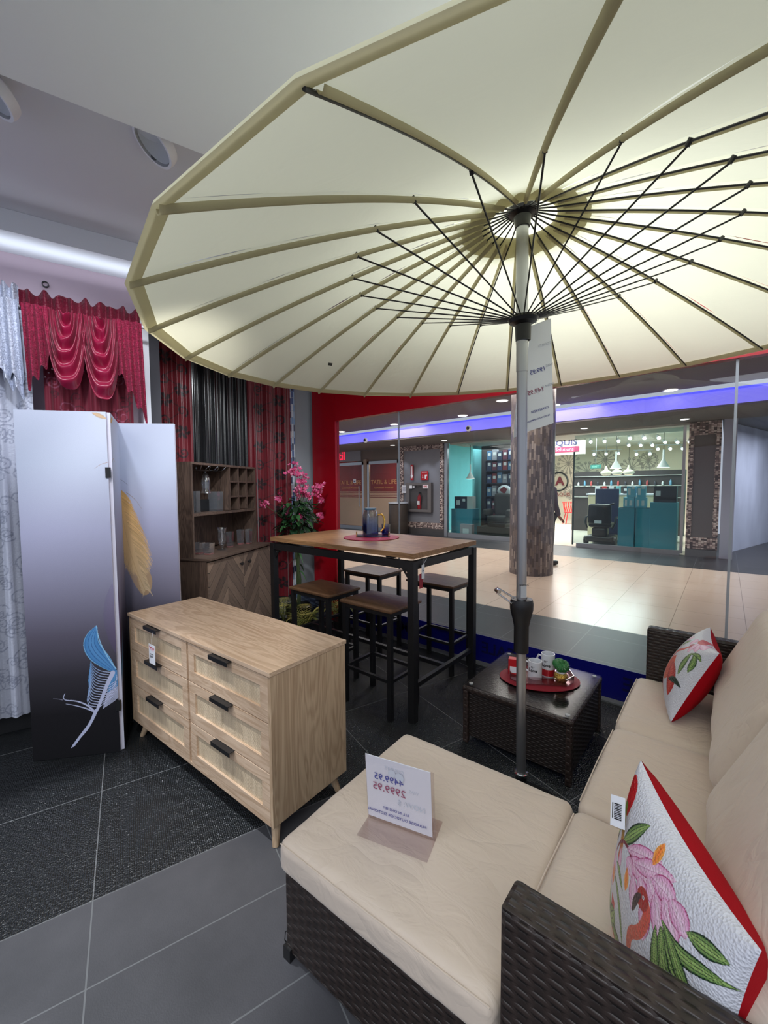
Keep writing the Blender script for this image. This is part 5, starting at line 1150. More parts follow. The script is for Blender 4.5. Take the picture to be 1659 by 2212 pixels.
tg = MB().box((0, 0, 0), (.06, .036, .001)).build('price_tag', M['white_paper'], p1, 0, 0, m=T(-.120, .130, .070) @ Matrix.Rotation(.45, 4, 'Y') @ Matrix.Rotation(-.35, 4, 'X') @ Matrix.Rotation(-1.1, 4, 'Z'))
b = MB()
for k in range(10): b.box((-.014 + k * .0032, .001, .0012), (.0016 if k % 3 else .0022, .018, .0006))
b.box((0, -.012, .0012), (.03, .002, .0005)); b.build('barcode', M['black_plastic'], tg, 0, 0, m=T(-.120, .130, .070) @ Matrix.Rotation(.45, 4, 'Y') @ Matrix.Rotation(-.35, 4, 'X') @ Matrix.Rotation(-1.1, 4, 'Z'))
def print_b():
    P_ = Paint(.4, .4, .002, WH); o = S_
    def X(p): return [(x + o, y + o) for x, y in p]
    def leafg(p, w, **k): P_.leaf(X(p), w, GL_, GM, edge=GD, vein=GD, **k)
    P_.leaf(X([(.0, -.10), (-.03, -.03), (-.02, .05)]), .13, FL, c_(230, 110, 60)); P_.leaf(X([(-.04, .02), (-.12, -.04), (-.15, -.12)]), .08, FL, FLD); P_.stroke(X([(.0, .0), (.03, .03), (.02, .07), (-.03, .10), (-.05, .14)]), .022, .016, FL)
    P_.disc(o - .055, o + .145, .022, .015, FLD); P_.stroke(X([(.01, -.05), (.02, -.12), (.0, -.15)]), .008, .006, FL); P_.stroke(X([(.03, -.04), (.07, -.11)]), .008, .006, FL)
    P_.leaf(X([(.12, -.19), (.0, -.16), (-.10, -.185)]), .10, RDp, RDp); P_.leaf(X([(.06, -.10), (.09, -.14), (.10, -.19)]), .05, RDp, RDp)
    leafg([(.05, .06), (.09, .03), (.13, .05)], .035); P_.leaf(X([(.09, .0), (.12, -.03), (.15, .01)]), .05, RDp, FLD); leafg([(.02, .15), (.05, .12), (.06, .08)], .03)
    for p, q in (((-.06, .17), (-.13, .14)), ((-.08, .18), (-.15, .17)), ((-.05, .18), (-.09, .11)), ((.02, .17), (-.03, .14)), ((.06, .16), (.09, .12))): P_.leaf(X([p, ((p[0] + q[0]) / 2, (p[1] + q[1]) / 2 + .01), q]), .035, PKL, c_(222, 150, 196), edge=PKD, ew=.06)
    leafg([(-.12, .13), (-.13, .07), (-.15, .0)], .035); leafg([(-.13, .14), (-.17, .11), (-.18, .04)], .03); leafg([(-.12, .12), (-.16, .14), (-.19, .12)], .022)
    P_.leaf(X([(.0, .19), (-.04, .185), (-.09, .19)]), .03, RDp, RDp); P_.leaf(X([(-.10, -.06), (-.15, -.03), (-.19, -.04)]), .03, GD, c_(60, 70, 60)); P_.C = P_.C[:, ::-1].copy(); return P_
p2 = thing('printed_pillow', 'square sequin pillow with flamingo print and red back, farther one by the far arm', 'pillow'); p2.matrix_world = frameM((-.092, 2.25, .592), (.10, -.99, 0.0), (.17, .017, .38))
pillow(p2, print_b(), SQ, 1, S=.187, TH=.085, BK=.9)
# ================================================================= folding screen
def screen_base(w, h, warm=0.0):
    P_ = Paint(w, h, .0019, (0, 0, 0)); z = P_.V / h
    stops = [(0, (22, 22, 26)), (.13, (26, 25, 30)), (.24, (52, 50, 58)), (.36, (92, 88, 104)), (.50, (134, 133, 156)), (.66, (166, 168, 196)), (.85, (188, 196, 216)), (1, (198, 204, 222))]
    xs = [s[0] for s in stops]; C = np.array([lin(s[1]) for s in stops])
    for k in range(3): P_.C[..., k] = np.interp(z, xs, C[:, k])
    return P_
GO, GO2 = lin((212, 168, 104)), lin((176, 150, 122)); BL1, BL2, LAV = lin((92, 150, 206)), lin((60, 104, 160)), lin((190, 196, 226))
def feather_blue(P_, ox):
    X = lambda p: [(x + ox, y) for x, y in p]
    P_.leaf(X([(.41, .92), (.40, .78), (.42, .62), (.44, .50)]), .09, lin((120, 90, 150)), lin((96, 80, 130)), a=(.7 if ox else .2))
    rnd = random.Random(3)
    for k in range(26):     # right-hand barbs that cross the fold
        f = k / 25; P_.stroke(X([(.39 - .05 * f, .43 - .18 * f), (.47 - .05 * f, .50 - .20 * f), (.53 - .09 * f, .62 - .26 * f)]), .004, .002, BL1 if f < .6 else LAV)
    for k in range(15):     # left-hand barbs, dark gaps between
        f = k / 14; y0 = .44 - .18 * f; x0 = .395 - .085 * f
        P_.stroke(X([(x0, y0), (x0 - .07 + .02 * f, y0 + .015), (.26 + .03 * (1 - f) + .02 * f, .45 + .05 - .20 * f * .6), (.275 + .02 * (1 - f), .53 - .12 * f)]), .0045, .002, LAV, BL1)
    P_.leaf(X([(.328, .70), (.292, .62), (.31, .56), (.36, .50), (.41, .44)]), .085, BL1, lin((70, 130, 190)), vein=BL2, edge=lin((120, 176, 220)), ew=.05)
    P_.stroke(X([(.325, .70), (.335, .62), (.37, .53), (.41, .46)]), .004, .006, lin((150, 200, 236)))
    P_.stroke(X([(.18, .05), (.21, .09), (.26, .14), (.30, .22), (.335, .30), (.365, .38), (.395, .44)]), .004, .022, LAV)
    P_.stroke(X([(.19, .06), (.23, .115), (.275, .17), (.305, .24)]), .012, .016, LAV)
    P_.stroke(X([(.30, .235), (.26, .28), (.21, .305), (.165, .31), (.152, .325), (.163, .348)]), .010, .003, LAV)
    P_.stroke(X([(.298, .235), (.25, .262), (.20, .282), (.165, .292)]), .008, .002, LAV); P_.stroke(X([(.15, .315), (.13, .322), (.104, .328)]), .004, .001, lin((130, 130, 150)))
    for k in range(8): P_.stroke(X([(.31 + .01 * k, .25 + .018 * k), (.36 + .008 * k, .285 + .016 * k), (.41, .33 + .014 * k)]), .004, .002, LAV)
def feather_gold(P_):
    r = random.Random(5)
    P_.leaf([(.0, 1.38), (.03, 1.25), (.05, 1.1), (.09, .95), (.135, .76)], .13, GO2, GO2, pw=.5, a=.8)
    P_.disc(.135, .845, .045, .085, GO2); P_.leaf([(.0, 1.42), (.02, 1.25), (.05, 1.05), (.10, .88)], .10, GO, GO2, pw=.6, a=.8)
    for k in range(260):
        f = (k % 130) / 129 * (1 if k < 130 else .97); ax, ay = .012 + .13 * f ** 1.2, 1.42 - .62 * f
        ln = (.035 + .08 * math.sin(PI * min(1, f * 1.15 + .08))) * (.8 + .4 * r.random())
        c = tuple(np.array(GO) * (1 - f) + np.array(lin((206, 184, 152))) * f)
        P_.stroke([(ax, ay), (ax + ln * .6, ay - ln * .5), (ax + ln * .95, ay - ln * 1.15)], .0045, .001, tuple(np.array(c) * r.uniform(.75, 1.2)))
        P_.stroke([(ax, ay), (ax - ln * .35, ay - ln * .6), (ax - ln * .5, ay - ln * 1.3)], .005, .001, c)
    P_.stroke([(.0, 1.45), (.02, 1.25), (.06, 1.0), (.14, .78)], .003, .003, lin((190, 160, 120))); P_.stroke([(.014, 1.484), (.04, 1.465), (.062, 1.445)], .002, .001, lin((90, 80, 90)))
    P_.stroke([(.05, 1.40), (.10, 1.36), (.135, 1.30)], .003, .001, lin((150, 130, 110)))
fs = thing('folding_screen', 'three-panel folding screen printed with feathers, fading from lilac to black', 'room divider', (-2.489, .742, 0))
CNV = vcol('canvas_print', .75, 0, .12, 500, .2)
PA = ((-2.753, .421), (-2.489, .742)); PB = ((-2.493, .748), (-2.870, .906)); PC = ((-2.870, .902), (-2.626, 1.145))
SH_ = 1.82; edge_m = mat('canvas_edge', (206, 206, 224), .8); back_m = mat('canvas_back', (180, 178, 196), .8)
for pi, (A_, B_) in enumerate((PA, PB, PC)):
    dx, dy = B_[0] - A_[0], B_[1] - A_[1]; w = math.hypot(dx, dy); dx /= w; dy /= w
    P_ = screen_base(w, SH_)
    if pi == 0:
        feather_blue(P_, 0); P_.leaf([(.35, 1.815), (.385, 1.80), (.42, 1.785)], .022, GO, GO2, a=.8); P_.stroke([(.352, 1.528), (.38, 1.55), (.415, 1.56)], .0015, .003, lin((170, 150, 150)))
    if pi == 1: feather_blue(P_, -.40); P_.leaf([(.0, 1.77), (.05, 1.79), (.10, 1.80)], .03, GO, GO2); P_.stroke([(0, 1.56), (.06, 1.59), (.12, 1.57)], .003, .002, GO2)
    if pi == 2: feather_gold(P_)
    nx, ny = (dy, -dx)     # print faces the room
    ox, oy = fs.location.x, fs.location.y
    base = np.stack([A_[0] - ox + dx * P_.U + nx * .0105, A_[1] - oy + dy * P_.U + ny * .0105, P_.V + .003], -1)
    mid = ((A_[0] + B_[0]) / 2 - ox, (A_[1] + B_[1]) / 2 - oy, SH_ / 2 + .003)
    pan = MB().box((0, 0, 0), (w - .004, .02, SH_)).build('panel', edge_m, fs, 0, 0, m=T(*mid) @ rotz(math.atan2(dy, dx)))
    npgrid('printed_canvas', base, CNV, pan, C=P_.C, flip=False)
for z in (.26, 1.51): MB().box((0, 0, 0), (.022, .012, .055)).build('hinge', M['black_plastic'], fs, 0, 0, m=T(-2.482 - ox, .735 - oy, z) @ rotz(math.radians(50)))

# ================================================================= curtains
def fold_surf(P_, amp, n, seed, w, h, taper=.6, gather=None):
    s = P_.U / w; t = 1 - P_.V / h
    ph = seed + .9 * np.sin(s * 3.1 + seed) + .25 * np.sin(t * 2.3 + s * 4 + seed)
    y = amp * (np.sin(2 * PI * n * s + ph) * (.75 + .25 * np.sin(5 * s + seed)) + .3 * np.sin(2 * PI * n * 2.3 * s + seed * 2 + t)) * (taper + (1 - taper) * t)
    return y
def curtain(name, lab, F, x0, x1, z0, z1, amp, n, seed, paintf, mt, off=0, part='panel', group=None, step=.005):
    w, h = x1 - x0, z1 - z0; P_ = Paint(w, h, step, (0, 0, 0)); paintf(P_, w, h)
    y = fold_surf(P_, amp, n, seed, w, h) - off
    o = F @ Vector((x0, -off, z0)); t = thing(name, lab, 'curtain', o, TD, group)
    Pn = np.stack([P_.U, y + off, P_.V], -1)
    npgrid(part, Pn, mt, t, C=P_.C)
    return t
def brocade(P_, col, seed, n=160, r0=.02, r1=.045, w=.006):
    r = random.Random(seed); W_, H_ = P_.u[-1], P_.v[-1]
    for k in range(n): P_.spiral(r.uniform(0, W_), r.uniform(0, H_), r.uniform(r0, r1), w, col, r.uniform(1, 1.8), r.uniform(0, 6), r.choice((-1, 1)))
SATIN_R = vcol('burgundy_satin', .28, .3, 0, spec=.6); SATIN_S = vcol('silver_brocade', .4, .2, .5, 120, .6); BRO_R = vcol('burgundy_brocade', .38, .4, .6, 160, .5)
silver, silver2 = lin((188, 193, 210)), lin((150, 154, 172)); burg, burg2, burgd = lin((158, 18, 60)), lin((110, 10, 40)), lin((84, 16, 40))
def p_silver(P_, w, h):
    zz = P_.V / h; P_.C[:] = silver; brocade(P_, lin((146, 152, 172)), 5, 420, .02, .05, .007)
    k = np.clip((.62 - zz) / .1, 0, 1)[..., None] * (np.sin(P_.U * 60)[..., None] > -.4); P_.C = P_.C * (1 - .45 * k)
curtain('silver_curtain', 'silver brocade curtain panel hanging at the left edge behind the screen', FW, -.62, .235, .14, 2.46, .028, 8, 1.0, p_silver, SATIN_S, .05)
def p_burg(P_, w, h):
    P_.C[:] = lin((118, 12, 42)); brocade(P_, lin((150, 78, 102)), 8, 60, .03, .05, .007); brocade(P_, lin((74, 12, 30)), 9, 60, .02, .04, .007)
curtain('burgundy_curtain', 'long burgundy patterned curtain below the swagged valance', FW, .285, .715, .3, 2.44, .022, 7, 2.0, p_burg, vcol('burg_lower', .6, .3), .04)
# valance with ruffle, two swags and two jabots
def ruffle(P0, x0, x1, z0, h, amp, n, seed):
    def f(s, t):
        x = x0 + (x1 - x0) * s
        return Vector((x + .004 * math.sin(40 * s), -.10 + amp * math.sin(2 * PI * n * s + seed) * (.4 + t) + .006 * math.sin(57 * s), z0 + h * t + .012 * math.sin(2 * PI * n * .7 * s + seed * 2) * t))
    return f
vb = thing('burgundy_valance', 'shiny burgundy valance with two swags and ruffled heading', 'curtain', FW @ Vector((0, 0, 0)), TD)
RF = mat('burgundy_ruffle', (96, 6, 34), .5, bump=.6, bscale=90, sheen=.05, spec=.3)
MB().grid(ruffle(0, .205, .765, 2.42, .085, .016, 9, 0), 260, 10).build('ruffled_heading', RF, vb, 0, 180)
def swag(cx, hw, ztop, drop, seed):
    n = 7
    def f(s, t):
        u = 2 * s - 1
        sag = max(0, 1 - abs(u) ** 3.2) ** .8; k = .06 + .94 * t
        ridge = math.sin(t * 5.5 * 2 * PI + .9 * math.sin(u * 2.2 + seed) + seed)
        x = cx + hw * u * (.10 + .90 * k) + .006 * math.sin(7 * t + seed) * sag
        zc = ztop - .02 - drop * (k ** 1.1) * sag
        y = -.13 - .020 * ridge * (.5 + .5 * sag) - .05 * sag * k - .01 * math.sin(13 * t + 5 * s)
        return Vector((x, y, zc + .008 * ridge * sag))
    return f
SR = mat('burgundy_satin_plain', (138, 10, 54), .28, spec=.6, sheen=.05, var=.08, vscale=14)
for cx, hw, dz, sd in ((.405, .098, .43, .4), (.565, .098, .47, 1.7)): MB().grid(swag(cx, hw, 2.44, dz, sd), 70, 120).build('swag', SR, vb, 0, 180)
def jabot(x0, x1, zt, la, lb, seed, name, mt, parent, hemcol=True, n=3.2):
    def f(s, t):
        x = x0 + (x1 - x0) * s + (.012 if x1 > .6 else -.015) * t * (1 if x1 > .6 else -1)
        ln = la + (lb - la) * s + .02 * math.sin(2 * PI * n * s + seed)
        return Vector((x, -.13 + .022 * math.sin(2 * PI * n * s + seed) * (.4 + .6 * t) - .02 * t, zt - ln * t))
    MB().grid(f, 80, 40).build(name, mt, parent, 0, 180)
BJ = mat('burgundy_jabot', (138, 12, 56), .42, bump=1.0, bscale=110, sheen=.08, spec=.35, var=.3, vscale=60)
jabot(.215, .335, 2.43, .46, .26, .3, 'jabot', BJ, vb); jabot(.63, .775, 2.43, .30, .60, 1.2, 'jabot', BJ, vb)
b = MB()
for k in range(26):
    a_ = k / 25; x = .30 + .40 * a_; b.lathe([(0, -.006), (.006, 0), (0, .006)], c=(x, -.10, 2.05 + .07 * abs(math.sin(a_ * 3 * PI))), n=8)
b.build('bead_fringe', mat('beads', (150, 130, 140), .3, .5), vb)
vs = thing('silver_valance', 'silver brocade valance with ruffled heading at the left edge', 'curtain', FW @ Vector((0, 0, 0)), TD)
SJ = mat('silver_jabot', (190, 196, 214), .3, .25, bump=1.0, bscale=110, var=.15, vscale=60)
MB().grid(ruffle(0, -.6, .20, 2.43, .09, .016, 24, 2), 260, 10).build('ruffled_heading', SJ, vs, 0, 180)
jabot(-.02, .205, 2.44, .34, .44, .7, 'jabot', SJ, vs, n=4.5); jabot(-.30, -.02, 2.44, .5, .34, 2.2, 'jabot', SJ, vs, n=4)
jabot(.12, .20, 2.12, .12, .20, 2.9, 'jabot_tail', SJ, vs, n=2)
MB().grid(swag(-.12, .12, 2.44, .5, 1.1), 60, 90).build('swag', mat('silver_satin', (170, 182, 206), .25, .3), vs, 0, 180)
rd = thing('curtain_rod', 'white curtain rod end sticking out beside the burgundy valance', 'curtain rod', FW @ Vector((.1, -.075, 2.425)), TD)
MB().cyl((-.72, 0, 0), (.70, 0, 0), .010, n=14).build('rod', M['white_paint'], rd); MB().lathe([(0, -.016), (.016, 0), (0, .016)], c=(.70, 0, 0), n=14).build('finial', M['black_metal'], rd)
for x in (-.5, .66): MB().box((x, .04, 0), (.02, .09, .02)).build('bracket', M['white_paint'], rd, 0, 0)
ws = thing('ceiling_spot_ring', 'small dark ring fitting on the pink wall above the curtains', 'wall fitting', FW @ Vector((.30, .095, 2.63)), TD)
MB().lathe([(.012, 0), (.017, .0), (.017, .012), (.012, .012)], n=20, m=Matrix.Rotation(PI / 2, 4, 'X')).build('ring', M['black_metal'], ws)
MB().lathe([(0, .004), (.012, .004)], n=20, m=Matrix.Rotation(PI / 2, 4, 'X')).build('centre', M['lilac_wall'], ws)
# red panels with black flowers, black satin between them (far wall)
def p_flower(P_, w, h, seed=2):
    P_.C[:] = lin((112, 3, 24)); K = lin((30, 8, 16)); r = random.Random(seed)  # base red darkened to put the right-hand curtain's shade into the colour
    y = .05; k = 0
    while y < h:
        for cx in (w * .25, w * .72):
            cy = y + (.10 if cx > w * .5 else 0)
            if k % 2 == 0:
                for q in range(6):
                    a_ = q * PI / 3 + k; P_.leaf([(cx + .012 * math.cos(a_), cy + .012 * math.sin(a_)), (cx + .045 * math.cos(a_ + .15), cy + .045 * math.sin(a_ + .15)), (cx + .062 * math.cos(a_ + .55), cy + .062 * math.sin(a_ + .55))], .032, K, K, pw=.6)
            else: P_.spiral(cx, cy, .052, .016, K, 1.25, r.uniform(0, 6), r.choice((-1, 1)))
        P_.stroke([(w * .25, y), (w * .5 + .05 * math.sin(k), y + .06), (w * .72, y + .10), (w * .5, y + .17), (w * .25, y + .2)], .006, .006, K)
        y += .19; k += 1
RFL = vcol('red_flocked', .38, .4, .2, 120, .5)
curtain('flower_curtain', 'shiny red curtain with black flowers, left of the black satin, brighter one', FC, -1.52, -1.22, .28, 2.84, .03, 2.6, .4, lambda P_, w, h: p_flower(P_, w, h, 2), RFL, .10, group='red curtains with black flowers')
curtain('flower_curtain', 'red curtain with black flowers, right of the black satin, by the pink flowers', FC, -.72, -.27, .28, 2.84, .05, 3.2, 1.9, lambda P_, w, h: p_flower(P_, w, h, 4), RFL, .10, group='red curtains with black flowers')
def p_black(P_, w, h): P_.C[:] = lin((16, 16, 19))
BS = vcol('black_satin', .24, .2, .1, 30, .8)
curtain('black_curtain', 'wide black satin curtain between the red flowered panels', FC, -1.24, -.68, .28, 2.84, .03, 6, 1.1, p_black, BS, .07, group='black satin curtains')
curtain('black_curtain', 'narrow black satin strip beside the white post', FC, -1.72, -1.50, .28, 2.84, .02, 3, .1, p_black, BS, .07, group='black satin curtains')
BM = mosaic('blue_mosaic', [(206, 214, 226), (120, 156, 200), (40, 48, 84), (150, 176, 206), (226, 228, 232), (70, 96, 150)], .022, .07, .3, mortar=(150, 160, 176))
mp_ = struct(thing('trim_mosaic_strip', None, None, FC @ Vector((-.235, -.0, 1.15)), TD)); MB().box((0, 0, .2), (.07, .03, 2.9)).build('tiles', BM, mp_, 0, 0)
BD = mosaic('slate_mosaic', [(96, 108, 130), (50, 58, 84), (140, 148, 164), (70, 78, 100), (36, 40, 62)], .09, .012, .3, mortar=(60, 66, 80))
mb2 = thing('mosaic_plinth', 'blue-grey slatted mosaic plinth on the floor behind the plants', 'plinth', (-3.42, 2.90, 0)); MB().box((0, 0, .16), (.30, .10, .32)).build('tiles', BD, mb2, 0, 0)

# ceiling gimbal lamps in the recess
def gimbal(loc, lab, rz):
    t = thing('gimbal_lamp', lab, 'ceiling light', loc, rz)
    m_ = Matrix.Rotation(math.radians(35), 4, 'Y')
    MB().lathe([(.075, -.02), (.085, -.02), (.088, .0), (.085, .02), (.075, .02)], n=36).build('ring', M['white_paint'], t, 0, 60, m=T(0, 0, -.03) @ m_)
    MB().lathe([(0, .05), (.05, .04), (.072, .0), (.07, -.01)], n=30).build('reflector', mat('reflector', (210, 214, 222), .5), t, 0, 180, m=T(0, 0, -.03) @ m_)
    MB().cyl((0, .085, -.03), (0, .1, -.03), .012, n=12).build('pivot', M['chrome'], t)
gimbal((-1.855, .77, 2.875), 'silver gimbal spotlight ring in the ceiling recess by the parasol', TD); gimbal((-2.06, .30, 2.875), 'silver gimbal spotlight cut by the left picture edge', TD)

# ================================================================= plants
fp = thing('flowering_plant', 'tall artificial plant with pink blossoms and dark green leaves in the corner', 'potted plant', (-3.30, 2.60, 0))
MB().lathe([(0, 0), (.10, 0), (.13, .24), (.12, .25), (.11, .22), (0, .22)], n=28).build('pot', M['black_plastic'], fp)
STG = mat('stem_green', (70, 84, 50), .7); b = MB()
b.tube([(0, 0, .2), (.015, .01, .5), (-.015, 0, .75), (.01, 0, .98)], [.02, .018, .016, .014], 8); b.tube([(.02, 0, .2), (-.02, .01, .5), (.015, 0, .75), (-.005, .01, .98)], [.014] * 4, 8)
heads = [(-.02, .0, 1.62, 'u'), (.05, .06, 1.50, 'u'), (.02, .02, 1.42, 'u'), (.12, .17, 1.42, 'u'), (.10, .23, 1.30, 's'), (-.11, -.13, 1.33, 's'), (-.16, -.27, 1.27, 's'), (-.02, -.12, 1.22, 's'), (.08, .0, 1.12, 's'), (.12, .21, 1.14, 's'), (.08, .08, 1.34, 's'), (.0, .10, 1.36, 's')]
for hx, hy, hz, kd in heads: b.tube([(0, 0, .95), (hx * .4, hy * .4, .95 + (hz - .95) * .55), (hx, hy, hz)], [.006, .004, .003], 6)
b.build('stems', STG, fp)
LG = [mat('leaf_dark', (28, 58, 34), .45, var=.3, vscale=12), mat('leaf_mid', (58, 104, 58), .4, var=.2, vscale=12)]
def leafmesh(b, p, d, ln, w, mi, droop=.3):
    d = Vector(d).normalized(); side = d.cross(Vector((0, 0, 1))).normalized(); n = 6; L_, R_, C_ = [], [], []
    for k in range(n + 1):
        f = k / n; c = Vector(p) + d * ln * f + Vector((0, 0, -droop * ln * f * f)); ww = w * math.sin(PI * min(1, f * .92 + .06)) ** .8 / 2
        C_.append(b.bm.verts.new(c)); L_.append(b.bm.verts.new(c + side * ww + Vector((0, 0, ww * .35)))); R_.append(b.bm.verts.new(c - side * ww + Vector((0, 0, ww * .35))))
    for k in range(n): b.face([C_[k], C_[k + 1], L_[k + 1], L_[k]], mi); b.face([R_[k], R_[k + 1], C_[k + 1], C_[k]], mi)
b = MB(); r = random.Random(11)
for k in range(230):
    a_ = r.uniform(0, 2 * PI); q = r.uniform(.02, .17); z = r.uniform(1.02, 1.33) - q * .5
    p = (q * math.cos(a_), q * math.sin(a_), z); leafmesh(b, p, (math.cos(a_) + r.uniform(-.4, .4), math.sin(a_) + r.uniform(-.4, .4), r.uniform(-.3, .5)), r.uniform(.06, .11), r.uniform(.035, .055), 0 if r.random() < .7 else 1, r.uniform(.1, .8))
for k in range(5): leafmesh(b, (.01, 0, .6 + .06 * k), (math.cos(k * 2), math.sin(k * 2), .1), .12, .02, 1, .9)
tag(b.build('foliage', LG, fp, 0, 0, fix=False), kind='stuff')
PK = [mat('petal_pink', (226, 86, 140), .55, var=.12, vscale=20), mat('petal_light', (240, 150, 180), .55)]
def bloom(b, c, s, r):
    n_ = Vector((r.uniform(-1, 1), r.uniform(-1, 1), r.uniform(-.3, 1))).normalized(); u = n_.orthogonal().normalized(); v = n_.cross(u); c = Vector(c)
    for q in range(5):
        a_ = q * 2 * PI / 5 + r.uniform(-.2, .2); d = u * math.cos(a_) + v * math.sin(a_); e = n_.cross(d)
        P = [c, c + d * s * .45 + e * s * .32 + n_ * s * .15, c + d * s * .95 + e * s * .22 + n_ * s * .35, c + d * s * .95 - e * s * .22 + n_ * s * .28, c + d * s * .45 - e * s * .32 + n_ * s * .1]
        b.face([b.bm.verts.new(p) for p in P], 0 if r.random() < .75 else 1)
for i, (hx, hy, hz, kd) in enumerate(heads):
    b = MB(); n = 34 if kd == 'u' else 12; sp_ = (.045, .045, .085) if kd == 'u' else (.028, .028, .028)
    for k in range(n): bloom(b, (hx + r.gauss(0, sp_[0]) * .55, hy + r.gauss(0, sp_[1]) * .55, hz - (.02 if kd == 'u' else 0) + r.gauss(0, sp_[2]) * .55), r.uniform(.014, .022) * 1.25, r)
    b.build('blossom_cluster', PK, fp, 0, 0, fix=False)
FG = [mat('frond_green', (120, 128, 60), .6), mat('frond_yellow', (196, 186, 104), .6)]
def cycad(x, y, s, lab, seed):
    t = thing('potted_cycad', lab, 'potted plant', (x, y, 0)); r = random.Random(seed)
    MB().lathe([(0, 0), (.05, 0), (.065, .09), (.055, .09), (0, .08)], n=20).build('pot', M['black_plastic'], t)
    for k in range(11):
        a_ = k * 2.4; b = MB(); tip = Vector((math.cos(a_) * s * .75, math.sin(a_) * s * .75, .1 + s * (.9 if k < 6 else .45)))
        mid = Vector((math.cos(a_) * s * .4, math.sin(a_) * s * .4, .12 + s * .85)); p0 = Vector((0, 0, .08)); pts = []
        for q in range(15):
            f = q / 14; pts.append(p0 * (1 - f) ** 2 + mid * 2 * f * (1 - f) + tip * f * f)
        b.tube(pts, .0022, 5)
        for q in range(2, 15):
            d = (pts[q] - pts[q - 1]).normalized(); sd = d.cross(Vector((0, 0, 1))).normalized(); ln = s * .42 * math.sin(PI * (q / 15) ** .8) + .01
            for sg in (-1, 1): leafmesh(b, pts[q], sd * sg + d * .8, ln, .008, k % 2, .25)
        b.build('frond', FG, t, 0, 0, fix=False)
cycad(-3.0, 2.42, .22, 'small yellow-green cycad plant on the floor, left one behind the stools', 1); cycad(-2.98, 2.86, .22, 'small yellow-green cycad plant on the floor, right one by the red pillar', 2); cycad(-3.42, 2.50, .2, 'small green cycad plant on the floor behind the table leg', 3)

# ================================================================= parasol
HUB = Vector((-.588, 1.484, 2.4)); NRM = Vector((.011, -.081, 1)).normalized()
ax_ = (Vector((1, 0, 0)) - NRM * NRM.x).normalized(); ay_ = NRM.cross(ax_)
UMM = Matrix((ax_, ay_, NRM)).transposed().to_4x4(); UMM.translation = HUB       # canopy frame
FOOT = Vector((-.632, 1.66, 0)); um = thing('garden_parasol', 'large open cream parasol with many ribs on a steel pole', 'parasol', FOOT)
FI = T(*(-FOOT))
PT = FI @ HUB; PB_ = Vector((0, 0, .0)); dirp = (PT - Vector((.0, 0, .2))).normalized()
def pp(z): return Vector((0, 0, .2)) + (PT - Vector((0, 0, .2))) * ((z - .2) / (PT.z - .2))
MB().cyl(pp(.2), pp(.78), .0195, n=32).build('lower_pole', M['alu'], um); MB().cyl(pp(.90), pp(1.95), .0195, n=32).build('upper_pole', M['alu'], um)
MB().cyl(pp(1.85), pp(1.955), .0208, n=32).build('tilt_sleeve', M['alu'], um); MB().cyl(pp(1.95), pp(2.38), .0215, n=32).build('top_pole', M['alu'], um)
b = MB(); b.cyl((0, 0, 0), (0, 0, .2), .024, n=24); b.cyl((0, 0, .0), (0, 0, .03), .21, n=40); b.build('stand', M['black_plastic'], um)
MB().lathe([(.021, .0), (.028, .0), (.028, .012), (.021, .014)], c=tuple(pp(.2)), n=28).build('stand_collar', M['chrome'], um)
prof = [(.0215, .755), (.029, .755), (.029, .86), (.034, .885), (.045, .93), (.046, .955), (.042, .972), (.021, .976)]
b = MB(); q0 = pp(.0); b.lathe([(r_, z) for r_, z in prof], c=(pp(.86).x, pp(.86).y, 0), n=32); b.build('crank_housing', M['black_plastic'], um)
cr_ = pp(.955); rt = Vector((-.768, -.64, 0)) * 1.0; rt = Vector((math.cos(math.radians(222)), math.sin(math.radians(222)), 0))
c0 = cr_ + rt * .03 + Vector((0, 0, .0)); c1 = cr_ + rt * .10 + Vector((0, 0, .055)); b = MB(); sdv = Vector((0, 0, .018))
b.tube([c0 - sdv * .3, c1 - sdv * .5], .0035, 8).tube([c0 + sdv * 1.3, c1 + sdv * .6], .0035, 8); b.tube([c1 - Vector((.02, -.02, -.0)) * .3, c1 + Vector((.03, -.03, .0)) * .6], .008, 10); b.build('crank_handle', M['chrome'], um)
MB().box((0, 0, 0), (.022, .001, .05)).build('pole_label', mat('pole_label', (170, 172, 176), .4), um, 0, 0, m=T(*(pp(1.01) + Vector((.0145, -.0145, 0)))) @ rotz(math.radians(40)))
text('label_lettering', 'CAUTION', .009, M['black_plastic'], um, T(*(pp(1.035) + Vector((.0150, -.0155, 0)))) @ faceM((0, 0, 0), (math.cos(.7), math.sin(.7), 0), (0, 0, 1)), .0002)
CM = FI @ UMM
MB().lathe([(.0, -.055), (.026, -.055), (.03, -.02), (.052, -.012), (.056, .0), (.05, .012), (.0, .02)], n=36, m=CM @ T(0, 0, -.0)).build('hub', M['black_plastic'], um)
RUN = -.367
MB().lathe([(.023, -.075), (.027, -.075), (.029, -.02), (.048, -.012), (.054, .0), (.048, .010), (.023, .012)], n=36, m=CM @ T(0, 0, RUN)).build('runner', M['black_plastic'], um)
NR = 24; PH = -1.388
def rz_(r_): return -(.263 * r_ + .075 * r_ * r_)
